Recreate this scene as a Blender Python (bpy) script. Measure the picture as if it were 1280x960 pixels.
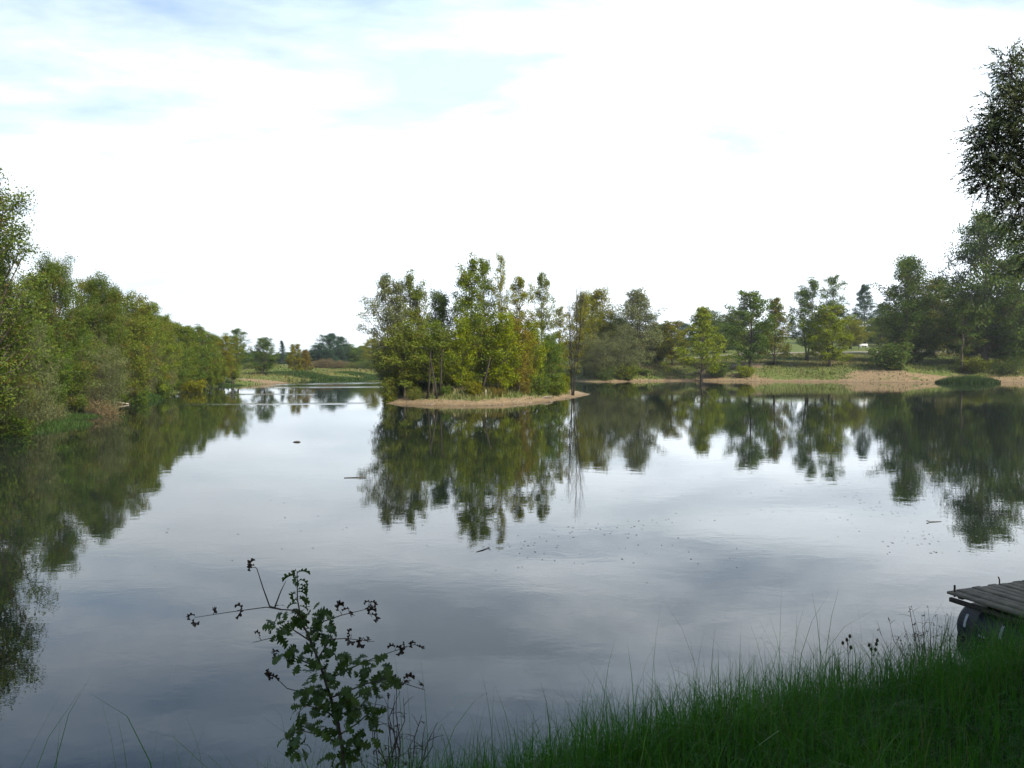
import bpy, math, random
import numpy as np
from math import radians, sin, cos, pi, sqrt, atan2
from mathutils import Vector

for o in list(bpy.data.objects):
    bpy.data.objects.remove(o, do_unlink=True)
S = bpy.context.scene
C = S.collection

# ------------------------------------------------------------------ camera
EYE = 3.5                      # metres above the water
cam_d = bpy.data.cameras.new('camera'); cam = bpy.data.objects.new('camera', cam_d); C.objects.link(cam)
cam_d.sensor_width = 36.0; cam_d.lens = 28.1; cam_d.clip_start = 0.05; cam_d.clip_end = 6000
cam.location = (0, 0, EYE); cam.rotation_euler = (radians(90 - 1.83), 0, 0)
S.camera = cam

# ------------------------------------------------------------------ world
SUN_AZ = radians(135)           # clockwise from +y (the view direction)
SUN_EL = radians(38)
W = bpy.data.worlds.new('World'); S.world = W; W.use_nodes = True
wn, wl = W.node_tree.nodes, W.node_tree.links
wn.clear()
def N(t, **k):
    n = wn.new(t)
    for a, b in k.items(): setattr(n, a, b)
    return n
w_out = N('ShaderNodeOutputWorld')
sky = N('ShaderNodeTexSky', sky_type='NISHITA'); sky.sun_disc = False
sky.sun_elevation = SUN_EL; sky.sun_rotation = SUN_AZ; sky.air_density = 1.0; sky.dust_density = 1.5; sky.ozone_density = 1.5
bg1 = N('ShaderNodeBackground'); bg1.inputs[1].default_value = 0.12
wl.new(sky.outputs[0], bg1.inputs[0])
tc = N('ShaderNodeTexCoord')
sep = N('ShaderNodeSeparateXYZ'); wl.new(tc.outputs['Generated'], sep.inputs[0])
def wm(op, a, b=None, c=None, clamp=False):
    n = N('ShaderNodeMath', operation=op); n.use_clamp = clamp
    for i, v in enumerate((a, b, c)):
        if v is None: continue
        if isinstance(v, (int, float)): n.inputs[i].default_value = v
        else: wl.new(v, n.inputs[i])
    return n.outputs[0]
zc = wm('ADD', wm('MAXIMUM', sep.outputs[2], 0.0), 0.12)
cx_, cy_ = wm('DIVIDE', sep.outputs[0], zc), wm('DIVIDE', sep.outputs[1], zc)
cv = N('ShaderNodeCombineXYZ'); wl.new(cx_, cv.inputs[0]); wl.new(cy_, cv.inputs[1])
mp = N('ShaderNodeMapping'); mp.inputs['Rotation'].default_value = (0, 0, radians(-28)); mp.inputs['Scale'].default_value = (0.55, 1.0, 1); mp.inputs['Location'].default_value = (3.1, 1.7, 0)
wl.new(cv.outputs[0], mp.inputs[0])
n1 = N('ShaderNodeTexNoise'); n1.inputs['Scale'].default_value = 0.9; n1.inputs['Detail'].default_value = 7; n1.inputs['Roughness'].default_value = 0.55; n1.inputs['Distortion'].default_value = 0.35
wl.new(mp.outputs[0], n1.inputs[0])
n2 = N('ShaderNodeTexNoise'); n2.inputs['Scale'].default_value = 2.6; n2.inputs['Detail'].default_value = 6; n2.inputs['Roughness'].default_value = 0.6
wl.new(mp.outputs[0], n2.inputs[0])
el = sep.outputs[2]
# cover: full near the horizon, thinning out towards the top
cover = wm('SUBTRACT', 1.45, wm('MULTIPLY', el, 1.9))
cover = wm('ADD', cover, wm('MULTIPLY', sep.outputs[0], 0.25))
cm = wm('MULTIPLY', wm('ADD', wm('SUBTRACT', n1.outputs[0], 0.5), wm('MULTIPLY', wm('SUBTRACT', n2.outputs[0], 0.5), 0.6)), 2.7)
fac = wm('ADD', cover, cm, clamp=True)
# cloud brightness: brightest ahead and a little to the right, greyer up high
dotn = N('ShaderNodeVectorMath', operation='DOT_PRODUCT'); wl.new(tc.outputs['Generated'], dotn.inputs[0])
gv = Vector((0.30, 0.93, 0.24)).normalized(); dotn.inputs[1].default_value = gv
glow = wm('POWER', wm('MAXIMUM', dotn.outputs['Value'], 0.0), 3.5)
cb = wm('ADD', wm('MULTIPLY', glow, 0.50), 0.64)
cb = wm('ADD', cb, wm('MULTIPLY', wm('SUBTRACT', n2.outputs[0], 0.5), 0.35))
hi = wm('MULTIPLY', wm('SUBTRACT', el, 0.32), 4.0, clamp=True)
cr = N('ShaderNodeCombineColor')
for i_, (k_, h_) in enumerate(((0.92, 0.46), (1.0, 0.22), (1.07, -0.08))):
    wl.new(wm('MULTIPLY', cb, wm('SUBTRACT', k_, wm('MULTIPLY', hi, h_))), cr.inputs[i_])
# thin places where pale blue shows through the veil
n3 = N('ShaderNodeTexNoise'); n3.inputs['Scale'].default_value = 1.5; n3.inputs['Detail'].default_value = 8; n3.inputs['Roughness'].default_value = 0.58; n3.inputs['Distortion'].default_value = 0.6
mp3 = N('ShaderNodeMapping'); mp3.inputs['Rotation'].default_value = (0, 0, radians(-20)); mp3.inputs['Scale'].default_value = (0.6, 1.0, 1); mp3.inputs['Location'].default_value = (7.3, 2.2, 0)
wl.new(cv.outputs[0], mp3.inputs[0]); wl.new(mp3.outputs[0], n3.inputs[0])
thin = wm('MULTIPLY', wm('SUBTRACT', n3.outputs[0], 0.43), 4.0, clamp=True)
thin = wm('MULTIPLY', thin, wm('MULTIPLY_ADD', wm('MULTIPLY', wm('SUBTRACT', el, 0.20), 9.0, clamp=True), 0.34, 0.56))
mc = N('ShaderNodeMix'); mc.data_type = 'RGBA'; wl.new(thin, mc.inputs[0]); wl.new(cr.outputs[0], mc.inputs[6]); mc.inputs[7].default_value = (0.44, 0.54, 0.65, 1)
bg2 = N('ShaderNodeBackground'); bg2.inputs[1].default_value = 1.0; wl.new(mc.outputs[2], bg2.inputs[0])
mx = N('ShaderNodeMixShader'); wl.new(fac, mx.inputs[0]); wl.new(bg1.outputs[0], mx.inputs[1]); wl.new(bg2.outputs[0], mx.inputs[2])
wl.new(mx.outputs[0], w_out.inputs[0])

# ------------------------------------------------------------------ sun (veiled by thin cloud)
sd_ = bpy.data.lights.new('sun', 'SUN'); sd_.energy = 5.0; sd_.angle = radians(10); sd_.color = (1.0, 0.93, 0.80)
sun = bpy.data.objects.new('sun', sd_); C.objects.link(sun)
dirv = Vector((sin(SUN_AZ) * cos(SUN_EL), cos(SUN_AZ) * cos(SUN_EL), sin(SUN_EL)))
sun.rotation_euler = dirv.to_track_quat('Z', 'Y').to_euler(); sun.location = (60, 20, 60)

vs = S.view_settings; vs.view_transform = 'Standard'; vs.look = 'None'; vs.gamma = 1; vs.use_curve_mapping = False; vs.exposure = 0.8
S.cycles.use_denoising = True
S.cycles.max_bounces = 6; S.cycles.transparent_max_bounces = 8; S.cycles.volume_bounces = 0
S.cycles.diffuse_bounces = 3; S.cycles.glossy_bounces = 3; S.cycles.transmission_bounces = 3
S.cycles.caustics_reflective = False; S.cycles.caustics_refractive = False

# ------------------------------------------------------------------ helpers
RS = np.random.RandomState
def tag(o, label=None, cat=None, group=None, kind=None):
    for k, v in (('label', label), ('category', cat), ('group', group), ('kind', kind)):
        if v: o[k] = v
    return o
def empty(name, loc, label, cat, group=None, rz=0):
    o = bpy.data.objects.new(name, None); C.objects.link(o); o.location = loc; o.rotation_euler = (0, 0, rz)
    o.empty_display_size = 0.3
    return tag(o, label, cat, group)
def link(name, me, parent=None):
    o = bpy.data.objects.new(name, me); C.objects.link(o)
    if parent is not None: o.parent = parent
    return o
def mesh(name, V, F, mat=None, smooth=False, attrs=None):
    """V (n,3); F (m,k) array with a fixed k, or list of such arrays."""
    me = bpy.data.meshes.new(name)
    V = np.asarray(V, np.float32)
    if isinstance(F, np.ndarray): F = [F]
    F = [np.asarray(f, np.int32) for f in F if len(f)]
    loops = np.concatenate([f.ravel() for f in F]); tot = np.concatenate([np.full(len(f), f.shape[1], np.int32) for f in F])
    st = np.concatenate([[0], np.cumsum(tot)[:-1]]).astype(np.int32)
    me.vertices.add(len(V)); me.vertices.foreach_set('co', V.ravel())
    me.loops.add(len(loops)); me.loops.foreach_set('vertex_index', loops)
    me.polygons.add(len(tot)); me.polygons.foreach_set('loop_start', st); me.polygons.foreach_set('loop_total', tot)
    if smooth: me.polygons.foreach_set('use_smooth', np.ones(len(tot), bool))
    if attrs:
        for k, a in attrs.items():
            at = me.attributes.new(k, 'FLOAT', 'POINT'); at.data.foreach_set('value', np.asarray(a, np.float32))
    me.update(calc_edges=True); me.validate()
    if mat: me.materials.append(mat)
    return me
class MB:
    """collects solids into one mesh"""
    def __init__(s): s.v = []; s.f = {}; s.n = 0
    def add(s, V, F):
        V = np.asarray(V, float); s.v.append(V)
        for f in F:
            s.f.setdefault(len(f), []).append([i + s.n for i in f])
        s.n += len(V)
    def tube(s, pts, rad, k=6, cap=True):
        pts = [Vector(p) for p in pts]; n = len(pts); V = []
        up = Vector((0.31, 0.17, 0.93)); prev = None
        for i, p in enumerate(pts):
            t = (pts[min(i + 1, n - 1)] - pts[max(i - 1, 0)])
            if t.length < 1e-9: t = Vector((0, 0, 1))
            t.normalize()
            if prev is None:
                a = t.cross(up)
                if a.length < 1e-3: a = t.cross(Vector((1, 0, 0)))
            else: a = prev - t * prev.dot(t)
            a.normalize(); prev = a; b = t.cross(a)
            r = rad[i] if hasattr(rad, '__len__') else rad
            for j in range(k):
                th = 2 * pi * j / k
                V.append(p + a * (r * cos(th)) + b * (r * sin(th)))
        F = []
        for i in range(n - 1):
            for j in range(k):
                F.append((i * k + j, i * k + (j + 1) % k, (i + 1) * k + (j + 1) % k, (i + 1) * k + j))
        if cap:
            F.append(tuple(range(k - 1, -1, -1))); F.append(tuple((n - 1) * k + j for j in range(k)))
        s.add([tuple(v) for v in V], F)
    def box(s, c, size, ax=(1, 0, 0), ay=(0, 1, 0), az=(0, 0, 1), jit=0, rng=None, bev=0.0):
        c, ax, ay, az = Vector(c), Vector(ax), Vector(ay), Vector(az)
        hx, hy, hz = size[0] / 2, size[1] / 2, size[2] / 2
        b = min(bev, hx * .8, hy * .8, hz * .8)
        V = []
        if b <= 0:
            for sx, sy, sz in ((-1,-1,-1),(1,-1,-1),(1,1,-1),(-1,1,-1),(-1,-1,1),(1,-1,1),(1,1,1),(-1,1,1)):
                V.append(tuple(c + ax * hx * sx + ay * hy * sy + az * hz * sz))
            s.add(V, [(0,3,2,1),(4,5,6,7),(0,1,5,4),(1,2,6,5),(2,3,7,6),(3,0,4,7)])
        else:   # octagon-section bar along ax with softened ends
            ring = [(hy - b, -hz), (hy, -hz + b), (hy, hz - b), (hy - b, hz), (-hy + b, hz), (-hy, hz - b), (-hy, -hz + b), (-hy + b, -hz)]
            for x, q in ((-hx, 1 - b / max(hy, hz)), (-hx + b, 1), (hx - b, 1), (hx, 1 - b / max(hy, hz))):
                for (y, z) in ring:
                    V.append(tuple(c + ax * x + ay * (y * q) + az * (z * q)))
            F = []
            for i in range(3):
                for j in range(8):
                    F.append((i * 8 + j, i * 8 + (j + 1) % 8, (i + 1) * 8 + (j + 1) % 8, (i + 1) * 8 + j))
            F.append(tuple(range(7, -1, -1))); F.append(tuple(24 + j for j in range(8)))
            s.add(V, F)
    def mesh(s, name, mat, smooth=False):
        return mesh(name, np.concatenate(s.v), [np.array(f) for f in s.f.values()], mat, smooth)

def px(x, d):      # world x of image column x at distance d
    return (x - 640) / 1000 * d
def pz(y, d):      # world z of image row y at distance d
    return EYE + (448 - y) / 1000 * d

# ------------------------------------------------------------------ materials
def mat_new(name):
    m = bpy.data.materials.new(name); m.use_nodes = True
    nt = m.node_tree; nt.nodes.clear()
    out = nt.nodes.new('ShaderNodeOutputMaterial')
    return m, nt, out
class NT:
    def __init__(s, nt): s.nt = nt
    def n(s, t, ins=None, **k):
        nd = s.nt.nodes.new(t)
        for a, b in k.items(): setattr(nd, a, b)
        for a, b in (ins or {}).items():
            if isinstance(b, bpy.types.NodeSocket): s.nt.links.new(b, nd.inputs[a])
            else: nd.inputs[a].default_value = b
        return nd
    def math(s, op, a, b=0.0, clamp=False):
        nd = s.n('ShaderNodeMath', {0: a, 1: b}, operation=op); nd.use_clamp = clamp
        return nd.outputs[0]
    def mix(s, f, a, b, blend='MIX'):
        nd = s.nt.nodes.new('ShaderNodeMix'); nd.data_type = 'RGBA'; nd.blend_type = blend
        for i, v in ((0, f), (6, a), (7, b)):
            if isinstance(v, bpy.types.NodeSocket): s.nt.links.new(v, nd.inputs[i])
            else: nd.inputs[i].default_value = (*v, 1) if hasattr(v, '__len__') and len(v) == 3 else v
        return nd.outputs[2]
    def ramp(s, f, stops):
        nd = s.n('ShaderNodeValToRGB', {0: f})
        e = nd.color_ramp.elements
        while len(e) < len(stops): e.new(0.5)
        for i, (p, c) in enumerate(stops): e[i].position = p; e[i].color = (*c, 1)
        return nd.outputs[0]
    def noise(s, vec, scale, detail=3, rough=0.5, dist=0.0):
        return s.n('ShaderNodeTexNoise', {'Vector': vec, 'Scale': scale, 'Detail': detail, 'Roughness': rough, 'Distortion': dist}).outputs[0]

def leaf_material():
    m, nt, out = mat_new('foliage'); g = NT(nt)
    oi = g.n('ShaderNodeObjectInfo')
    t = g.n('ShaderNodeAttribute', attribute_name='tint').outputs['Fac']
    r = g.n('ShaderNodeAttribute', attribute_name='rust').outputs['Fac']
    v = g.math('MULTIPLY_ADD', t, 1.05); nt.nodes[-1].inputs[2].default_value = 0.70
    hs = g.n('ShaderNodeHueSaturation', {'Hue': g.math('MULTIPLY_ADD', t, -0.045), 'Saturation': 1.16, 'Value': v, 'Color': oi.outputs['Color']})
    nt.nodes[-2].inputs[2].default_value = 0.522
    rf = g.math('GREATER_THAN', g.math('ADD', r, oi.outputs['Alpha']), 1.0)
    col = g.mix(g.math('MULTIPLY', rf, 0.75), hs.outputs[0], (0.115, 0.062, 0.014))
    pr = g.n('ShaderNodeBsdfPrincipled', {'Base Color': col, 'Roughness': 0.55, 'Specular IOR Level': 0.18})
    tr = g.n('ShaderNodeBsdfTranslucent', {'Color': g.mix(1.0, col, (1.35, 1.3, 0.6), 'MULTIPLY')})
    mx = g.n('ShaderNodeMixShader', {0: 0.27, 1: pr.outputs[0], 2: tr.outputs[0]})
    nt.links.new(mx.outputs[0], out.inputs[0])
    return m
def bark_material(name, c1, c2):
    m, nt, out = mat_new(name); g = NT(nt)
    tcn = g.n('ShaderNodeTexCoord')
    mpn = g.n('ShaderNodeMapping', {'Vector': tcn.outputs['Object'], 'Scale': (6, 6, 1.4)})
    f = g.noise(mpn.outputs[0], 2.0, 5, 0.65)
    col = g.ramp(f, [(0.3, c1), (0.7, c2)])
    pr = g.n('ShaderNodeBsdfPrincipled', {'Base Color': col, 'Roughness': 0.85, 'Specular IOR Level': 0.2})
    b = g.n('ShaderNodeBump', {'Height': f, 'Strength': 0.5, 'Distance': 0.03}); nt.links.new(b.outputs[0], pr.inputs['Normal'])
    nt.links.new(pr.outputs[0], out.inputs[0]); return m
def blade_material(name, base, dry, tr=0.3, spec=.25):
    m, nt, out = mat_new(name); g = NT(nt)
    t = g.n('ShaderNodeAttribute', attribute_name='tint').outputs['Fac']
    r = g.n('ShaderNodeAttribute', attribute_name='rust').outputs['Fac']
    v = g.math('MULTIPLY_ADD', t, 0.9); nt.nodes[-1].inputs[2].default_value = 0.55
    hs = g.n('ShaderNodeHueSaturation', {'Hue': g.math('MULTIPLY_ADD', t, -0.03), 'Saturation': 1.0, 'Value': v, 'Color': (*base, 1)})
    nt.nodes[-2].inputs[2].default_value = 0.515
    col = g.mix(r, hs.outputs[0], dry)
    pr = g.n('ShaderNodeBsdfPrincipled', {'Base Color': col, 'Roughness': 0.5, 'Specular IOR Level': spec})
    tn = g.n('ShaderNodeBsdfTranslucent', {'Color': g.mix(1.0, col, (1.2, 1.25, 0.6), 'MULTIPLY')})
    mx = g.n('ShaderNodeMixShader', {0: tr, 1: pr.outputs[0], 2: tn.outputs[0]})
    nt.links.new(mx.outputs[0], out.inputs[0]); return m
def simple(name, c1, c2, scale=8, rough=0.8, spec=0.3, stretch=(1, 1, 1), bump=0.3):
    m, nt, out = mat_new(name); g = NT(nt)
    tcn = g.n('ShaderNodeTexCoord')
    mpn = g.n('ShaderNodeMapping', {'Vector': tcn.outputs['Object'], 'Scale': stretch})
    f = g.noise(mpn.outputs[0], scale, 5, 0.6)
    col = g.ramp(f, [(0.3, c1), (0.7, c2)])
    pr = g.n('ShaderNodeBsdfPrincipled', {'Base Color': col, 'Roughness': rough, 'Specular IOR Level': spec})
    b = g.n('ShaderNodeBump', {'Height': f, 'Strength': bump, 'Distance': 0.01}); nt.links.new(b.outputs[0], pr.inputs['Normal'])
    nt.links.new(pr.outputs[0], out.inputs[0]); return m
def ground_material():
    m, nt, out = mat_new('ground'); g = NT(nt)
    geo = g.n('ShaderNodeNewGeometry'); P = geo.outputs['Position']
    sa = g.n('ShaderNodeAttribute', attribute_name='sand').outputs['Fac']
    n1 = g.noise(P, 0.35, 5, 0.6); n2 = g.noise(P, 2.2, 5, 0.65); n3 = g.noise(P, 9.0, 3, 0.6)
    grass = g.ramp(n2, [(0.25, (0.045, 0.070, 0.016)), (0.5, (0.085, 0.115, 0.026)), (0.75, (0.125, 0.135, 0.040))])
    grass = g.mix(g.math('MULTIPLY', g.math('SUBTRACT', n1, 0.45), 2.2, True), grass, (0.13, 0.12, 0.045))
    sand = g.ramp(g.math('ADD', g.math('MULTIPLY', n2, 0.6), g.math('MULTIPLY', n3, 0.4)), [(0.28, (0.09, 0.062, 0.036)), (0.5, (0.190, 0.138, 0.078)), (0.75, (0.27, 0.205, 0.125))])
    z = g.n('ShaderNodeSeparateXYZ', {0: P}).outputs[2]
    wet = g.math('SUBTRACT', 1.0, g.math('MULTIPLY', g.math('ADD', z, 0.0), 8.0, True), True)
    sand = g.mix(g.math('MULTIPLY', wet, 0.55), sand, (0.085, 0.055, 0.03))
    sf = g.math('ADD', sa, g.math('ADD', g.math('MULTIPLY', g.math('SUBTRACT', n2, 0.5), 1.5), g.math('MULTIPLY', g.math('SUBTRACT', n1, 0.5), 1.3)))
    sf = g.math('MULTIPLY', g.math('SUBTRACT', sf, 0.42), 6.0, True)
    col = g.mix(sf, grass, g.mix(g.math('MULTIPLY', g.math('GREATER_THAN', g.noise(P, 3.3, 4, .7), .60), .5), sand, (.10, .075, .045)))
    pr = g.n('ShaderNodeBsdfPrincipled', {'Base Color': col, 'Roughness': 0.9, 'Specular IOR Level': 0.15})
    b = g.n('ShaderNodeBump', {'Height': g.math('ADD', n2, g.math('MULTIPLY', n3, 0.4)), 'Strength': 0.8, 'Distance': 0.15}); nt.links.new(b.outputs[0], pr.inputs['Normal'])
    nt.links.new(pr.outputs[0], out.inputs[0]); return m
def water_material():
    m, nt, out = mat_new('water'); g = NT(nt)
    geo = g.n('ShaderNodeNewGeometry'); P = geo.outputs['Position']
    # small ripples
    m1 = g.n('ShaderNodeMapping', {'Vector': P, 'Scale': (1.0, 1.5, 1), 'Rotation': (0, 0, radians(12))})
    r1 = g.noise(m1.outputs[0], 1.3, 3, 0.55, 0.4)
    r2 = g.noise(m1.outputs[0], 7.0, 2, 0.5, 0.2)
    # calm / breezy areas
    m2 = g.n('ShaderNodeMapping', {'Vector': P, 'Scale': (0.035, 0.10, 1), 'Rotation': (0, 0, radians(-8))})
    br = g.noise(m2.outputs[0], 1.0, 3, 0.5)
    br = g.math('MULTIPLY', g.math('SUBTRACT', br, 0.42), 3.0, True)
    # wind lanes on the far reach left of the island
    sx = g.n('ShaderNodeSeparateXYZ', {0: P})
    def lane(x0, x1, y0, w, slope):
        yy = g.math('SUBTRACT', sx.outputs[1], g.math('MULTIPLY_ADD', sx.outputs[0], slope)); nt.nodes[-2].inputs[2].default_value = y0
        a = g.math('SUBTRACT', 1.0, g.math('DIVIDE', g.math('ABSOLUTE', yy), w), True)
        xm = (x0 + x1) / 2; xw = (x1 - x0) / 2
        b_ = g.math('SUBTRACT', 1.0, g.math('DIVIDE', g.math('ABSOLUTE', g.math('SUBTRACT', sx.outputs[0], xm)), xw), True)
        return g.math('MULTIPLY', g.math('MULTIPLY', a, 2.0, True), g.math('MULTIPLY', b_, 4.0, True))
    lanes = [lane(-27, -11, 62.5, 1.5, 0.05), lane(-30, -19, 79.0, 1.8, 0.05), lane(-30, -14, 101.0, 3.0, 0.15), lane(-32, -18, 124.0, 5.0, 0.5)]
    L = lanes[0]
    for l in lanes[1:]: L = g.math('MAXIMUM', L, l)
    ln = g.noise(g.n('ShaderNodeMapping', {'Vector': P, 'Scale': (0.08, 0.5, 1)}).outputs[0], 1.0, 3, 0.6)
    L = g.math('MULTIPLY', L, g.math('MULTIPLY', g.math('SUBTRACT', ln, 0.3), 3.5, True))
    amp = g.math('ADD', g.math('MULTIPLY_ADD', br, 0.35), g.math('MULTIPLY', L, 20.0)); nt.nodes[-2].inputs[2].default_value = 0.0
    for nd in nt.nodes:
        pass
    amp = g.math('ADD', amp, 0.22)
    h = g.math('MULTIPLY', g.math('ADD', r1, g.math('MULTIPLY', r2, 0.13)), amp)
    b = g.n('ShaderNodeBump', {'Height': h, 'Strength': 1.0, 'Distance': 0.0022})
    rough = g.math('ADD', 0.004, g.math('MULTIPLY', L, 0.10))
    pr = g.n('ShaderNodeBsdfPrincipled', {'Base Color': (0.009, 0.014, 0.010, 1), 'Roughness': rough, 'IOR': 1.48, 'Specular IOR Level': 0.5, 'Normal': b.outputs[0]})
    nt.links.new(pr.outputs[0], out.inputs[0]); return m

M_leaf = leaf_material()
M_bark = bark_material('bark', (0.035, 0.028, 0.02), (0.12, 0.10, 0.075))
M_bark_dark = bark_material('dark_bark', (0.012, 0.010, 0.008), (0.045, 0.036, 0.028))
M_ground = ground_material()
M_water = water_material()
M_soil = simple('bank_soil', (0.014, 0.022, 0.008), (0.035, 0.040, 0.016), 4, .95, .1)
M_grass = blade_material('grass_blades', (0.040, 0.138, 0.009), (0.17, 0.16, 0.07), .38, .3)
M_bankveg = blade_material('bank_vegetation', (0.082, 0.112, 0.020), (0.19, 0.15, 0.065), 0.25)
M_reed = blade_material('lush_reeds', (0.026, 0.060, 0.010), (0.12, 0.10, 0.045), 0.2, .12)
M_path = simple('gravel', (0.15, 0.135, 0.10), (0.22, 0.20, 0.15), 3, 0.9, 0.1)

# ------------------------------------------------------------------ terrain
LAKE = np.array([(-.96,5.26),(2.89,7.0),(5.2,8.0),(6.9,8.75),(8.5,10.2),(9.3,12.5),(10.2,15.5),(13,19.5),(20,25),(34,34),(50,50),(66,72),(84,96),(92,110),
    (84,116.5),(75,117),(66,118.5),(60,116),(54,117),(48,119),(43,120.5),(36,121.5),(30,124),(24,123),(17,120),(12,117.5),(9,124),(4,140),(-6,152),(-14,159),(-22,154),(-25,149),(-29.6,136),(-33.5,129),(-37,125),
    (-37,119),(-31.0,114.0),(-31.2,110.2),(-36.5,105.5),(-36.5,97),(-34.5,86),(-33,78),(-31.2,70),(-31,63),(-28.5,55),(-26.4,45.5),(-24,36),(-28,24),(-38,8),(-40,-4),(-20,-3.4),(-6,3)], float)
ISLE = np.array([(-10.2,61.5),(-7,59.6),(-2.3,58.6),(1,61),(3.6,65),(6.2,72),(8.0,79),(6.5,84),(2,82.5),(-4,79),(-9,73),(-11.5,67)], float)
def sdf(poly, x, y):
    x = np.asarray(x, float); y = np.asarray(y, float)
    d = np.full(x.shape, 1e18); s = np.zeros(x.shape, bool)
    n = len(poly)
    for i in range(n):
        ax, ay = poly[i]; bx, by = poly[(i + 1) % n]
        ex, ey = bx - ax, by - ay; wx, wy = x - ax, y - ay
        t = np.clip((wx * ex + wy * ey) / (ex * ex + ey * ey), 0, 1)
        d = np.minimum(d, (wx - ex * t) ** 2 + (wy - ey * t) ** 2)
        c = (ay > y) != (by > y)
        xi = (bx - ax) * (y - ay) / (by - ay + 1e-12) + ax
        s ^= c & (x < xi)
    d = np.sqrt(d)
    return np.where(s, -d, d)         # negative inside
def sm(a, b, x):
    t = np.clip((np.asarray(x, float) - a) / (b - a), 0, 1); return t * t * (3 - 2 * t)
def vnoise(x, y, seed=0):            # smooth pseudo noise, about -1..1
    x = np.asarray(x, float); y = np.asarray(y, float); r = RS(seed); o = np.zeros(np.broadcast(x, y).shape)
    for k in range(9):
        a = r.uniform(0, 2 * pi); f = 0.5 * 1.45 ** k * 0.35; p = r.uniform(0, 2 * pi)
        o += np.sin((x * cos(a) + y * sin(a)) * f + p + 1.3 * np.sin((x * sin(a) - y * cos(a)) * f * .7 + p)) / (1.25 ** k)
    return o / 3.2
CN = np.array([.414, -.91]); CP = np.array([-.3, 3.8])
def crest_s(x, y): return (x - CP[0]) * CN[0] + (y - CP[1]) * CN[1]
def near_h(x, y):
    sd = sdf(LAKE, x, y)
    z = 1.35 * sm(0.0, 1.75, sd) + 0.30 * sm(1.4, 5.0, sd) + 0.25 * sm(4, 9, sd) - 0.9 * sm(0, 2.5, -sd)
    return z + 0.04 * vnoise(x * 3, y * 3, 5) * sm(0.3, 1.5, sd)
def ground_h(x, y):
    x = np.asarray(x, float); y = np.asarray(y, float)
    sd = sdf(LAKE, x, y) + 0.7 * vnoise(x, y, 3) * sm(30, 50, y)
    wr = sm(0, 14, x - np.maximum(0, (110 - y)) * 0.0) * sm(70, 105, y)
    wl = 1 - sm(-30, -10, x)
    k = 0.026 + 0.036 * sm(28, 48, x)
    zr = 2.5 * sm(0, 11, sd) ** 0.8 + np.clip(sd - 9, 0, 140) * k
    zf = 1.15 * sm(0, 7, sd) + np.clip(sd - 8, 0, 200) * 0.006
    zl = 0.75 * sm(0, 5, sd) + np.clip(sd - 5, 0, 60) * 0.02
    z = zr * wr + (1 - wr) * (zl * wl + zf * (1 - wl))
    z = z - 1.5 * sm(0, 6, -sd) - 0.05
    z = z + 0.12 * vnoise(x * 1.4, y * 1.4, 8) * sm(1, 4, sd) * sm(30, 50, y)
    # the dry mound on the far bank
    z = z + 1.2 * np.exp(-(((x + 42) / 5) ** 2 + ((y - 150) / 8) ** 2))
    wn_ = 1 - sm(14, 26, np.hypot(x - 1, y - 2))
    return z * (1 - wn_) + (near_h(x, y) - 0.35) * wn_
def isle_h(x, y):
    sd = -sdf(ISLE, x, y) + 0.35 * vnoise(x * 1.5, y * 1.5, 12)
    return 0.45 * sm(0, 2.6, sd) + 0.55 * sm(2.0, 5.0, sd) - 0.8 * sm(0, 2.5, -sd) + 0.07 * vnoise(x * 2.2, y * 2.2, 4) * sm(.8, 2.5, sd) - 0.03
PATCH = [(30, 126.5, 4.5, 3.5, 1.0), (36, 125, 3, 3.6, .8), (56, 120.5, 6.0, 3.8, 1.1), (62, 120.5, 3.0, 2.0, .6), (69, 121, 5, 2.4, 1.0), (77, 119.5, 4.5, 1.6, 1.0), (17, 122.5, 4, 1.6, .7), (-33.5, 112.0, 4.5, 3.0, 1.8), (-43, 150, 5.0, 4.0, .9), (-27, 153, 9, 3, .35), (-33, 80.5, 1.2, 3.2, 1.1), (-31.5, 65, .8, 2.2, .9), (-28.0, 50.5, .8, 2.0, .8), (38.5, 131, 3.5, 3.5, .9)]
def ground_sand(x, y):
    sd = sdf(LAKE, x, y) + 0.5 * vnoise(x * 2, y * 2, 21)
    right = sm(5, 14, x) * sm(70, 105, y)
    s = (0.82 - 0.82 * sm(0.8, 2.9, sd)) * (right + 0.10)
    for (a, b, rx, ry, w) in PATCH:
        s = s + w * np.exp(-(((x - a) / rx) ** 2 + ((y - b) / ry) ** 2)) * np.clip(.85 + .75 * vnoise(x * 2.6, y * 2.6, 71), 0, 1.3)
    return np.clip(s, 0, 1)
def isle_sand(x, y):
    sd = -sdf(ISLE, x, y) + 0.5 * vnoise(x * 2, y * 2, 22)
    return 0.98 - 0.98 * sm(1.2, 3.0, sd)
def grid_mesh(name, xs, ys, hf, sf, mat):
    X, Y = np.meshgrid(xs, ys); Z = hf(X, Y)
    V = np.stack([X.ravel(), Y.ravel(), Z.ravel()], 1)
    nx, ny = len(xs), len(ys)
    i = (np.arange(ny - 1)[:, None] * nx + np.arange(nx - 1)[None, :]).ravel()
    F = np.stack([i, i + 1, i + 1 + nx, i + nx], 1)
    return mesh(name, V, F, mat, True, {'sand': sf(X, Y).ravel()})
def axis(a, b, step, far, n=14):
    core = np.arange(a, b + step / 2, step)
    g = np.geomspace(step * 2, far, n)
    return np.concatenate([a - g[::-1], core, b + g])
ground = link('ground', grid_mesh('ground', axis(-70, 120, 1.0, 2500), axis(-30, 200, 1.0, 2500), ground_h, ground_sand, M_ground)); tag(ground, kind='structure', label='grassy ground and sandy banks around the lake')
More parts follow.
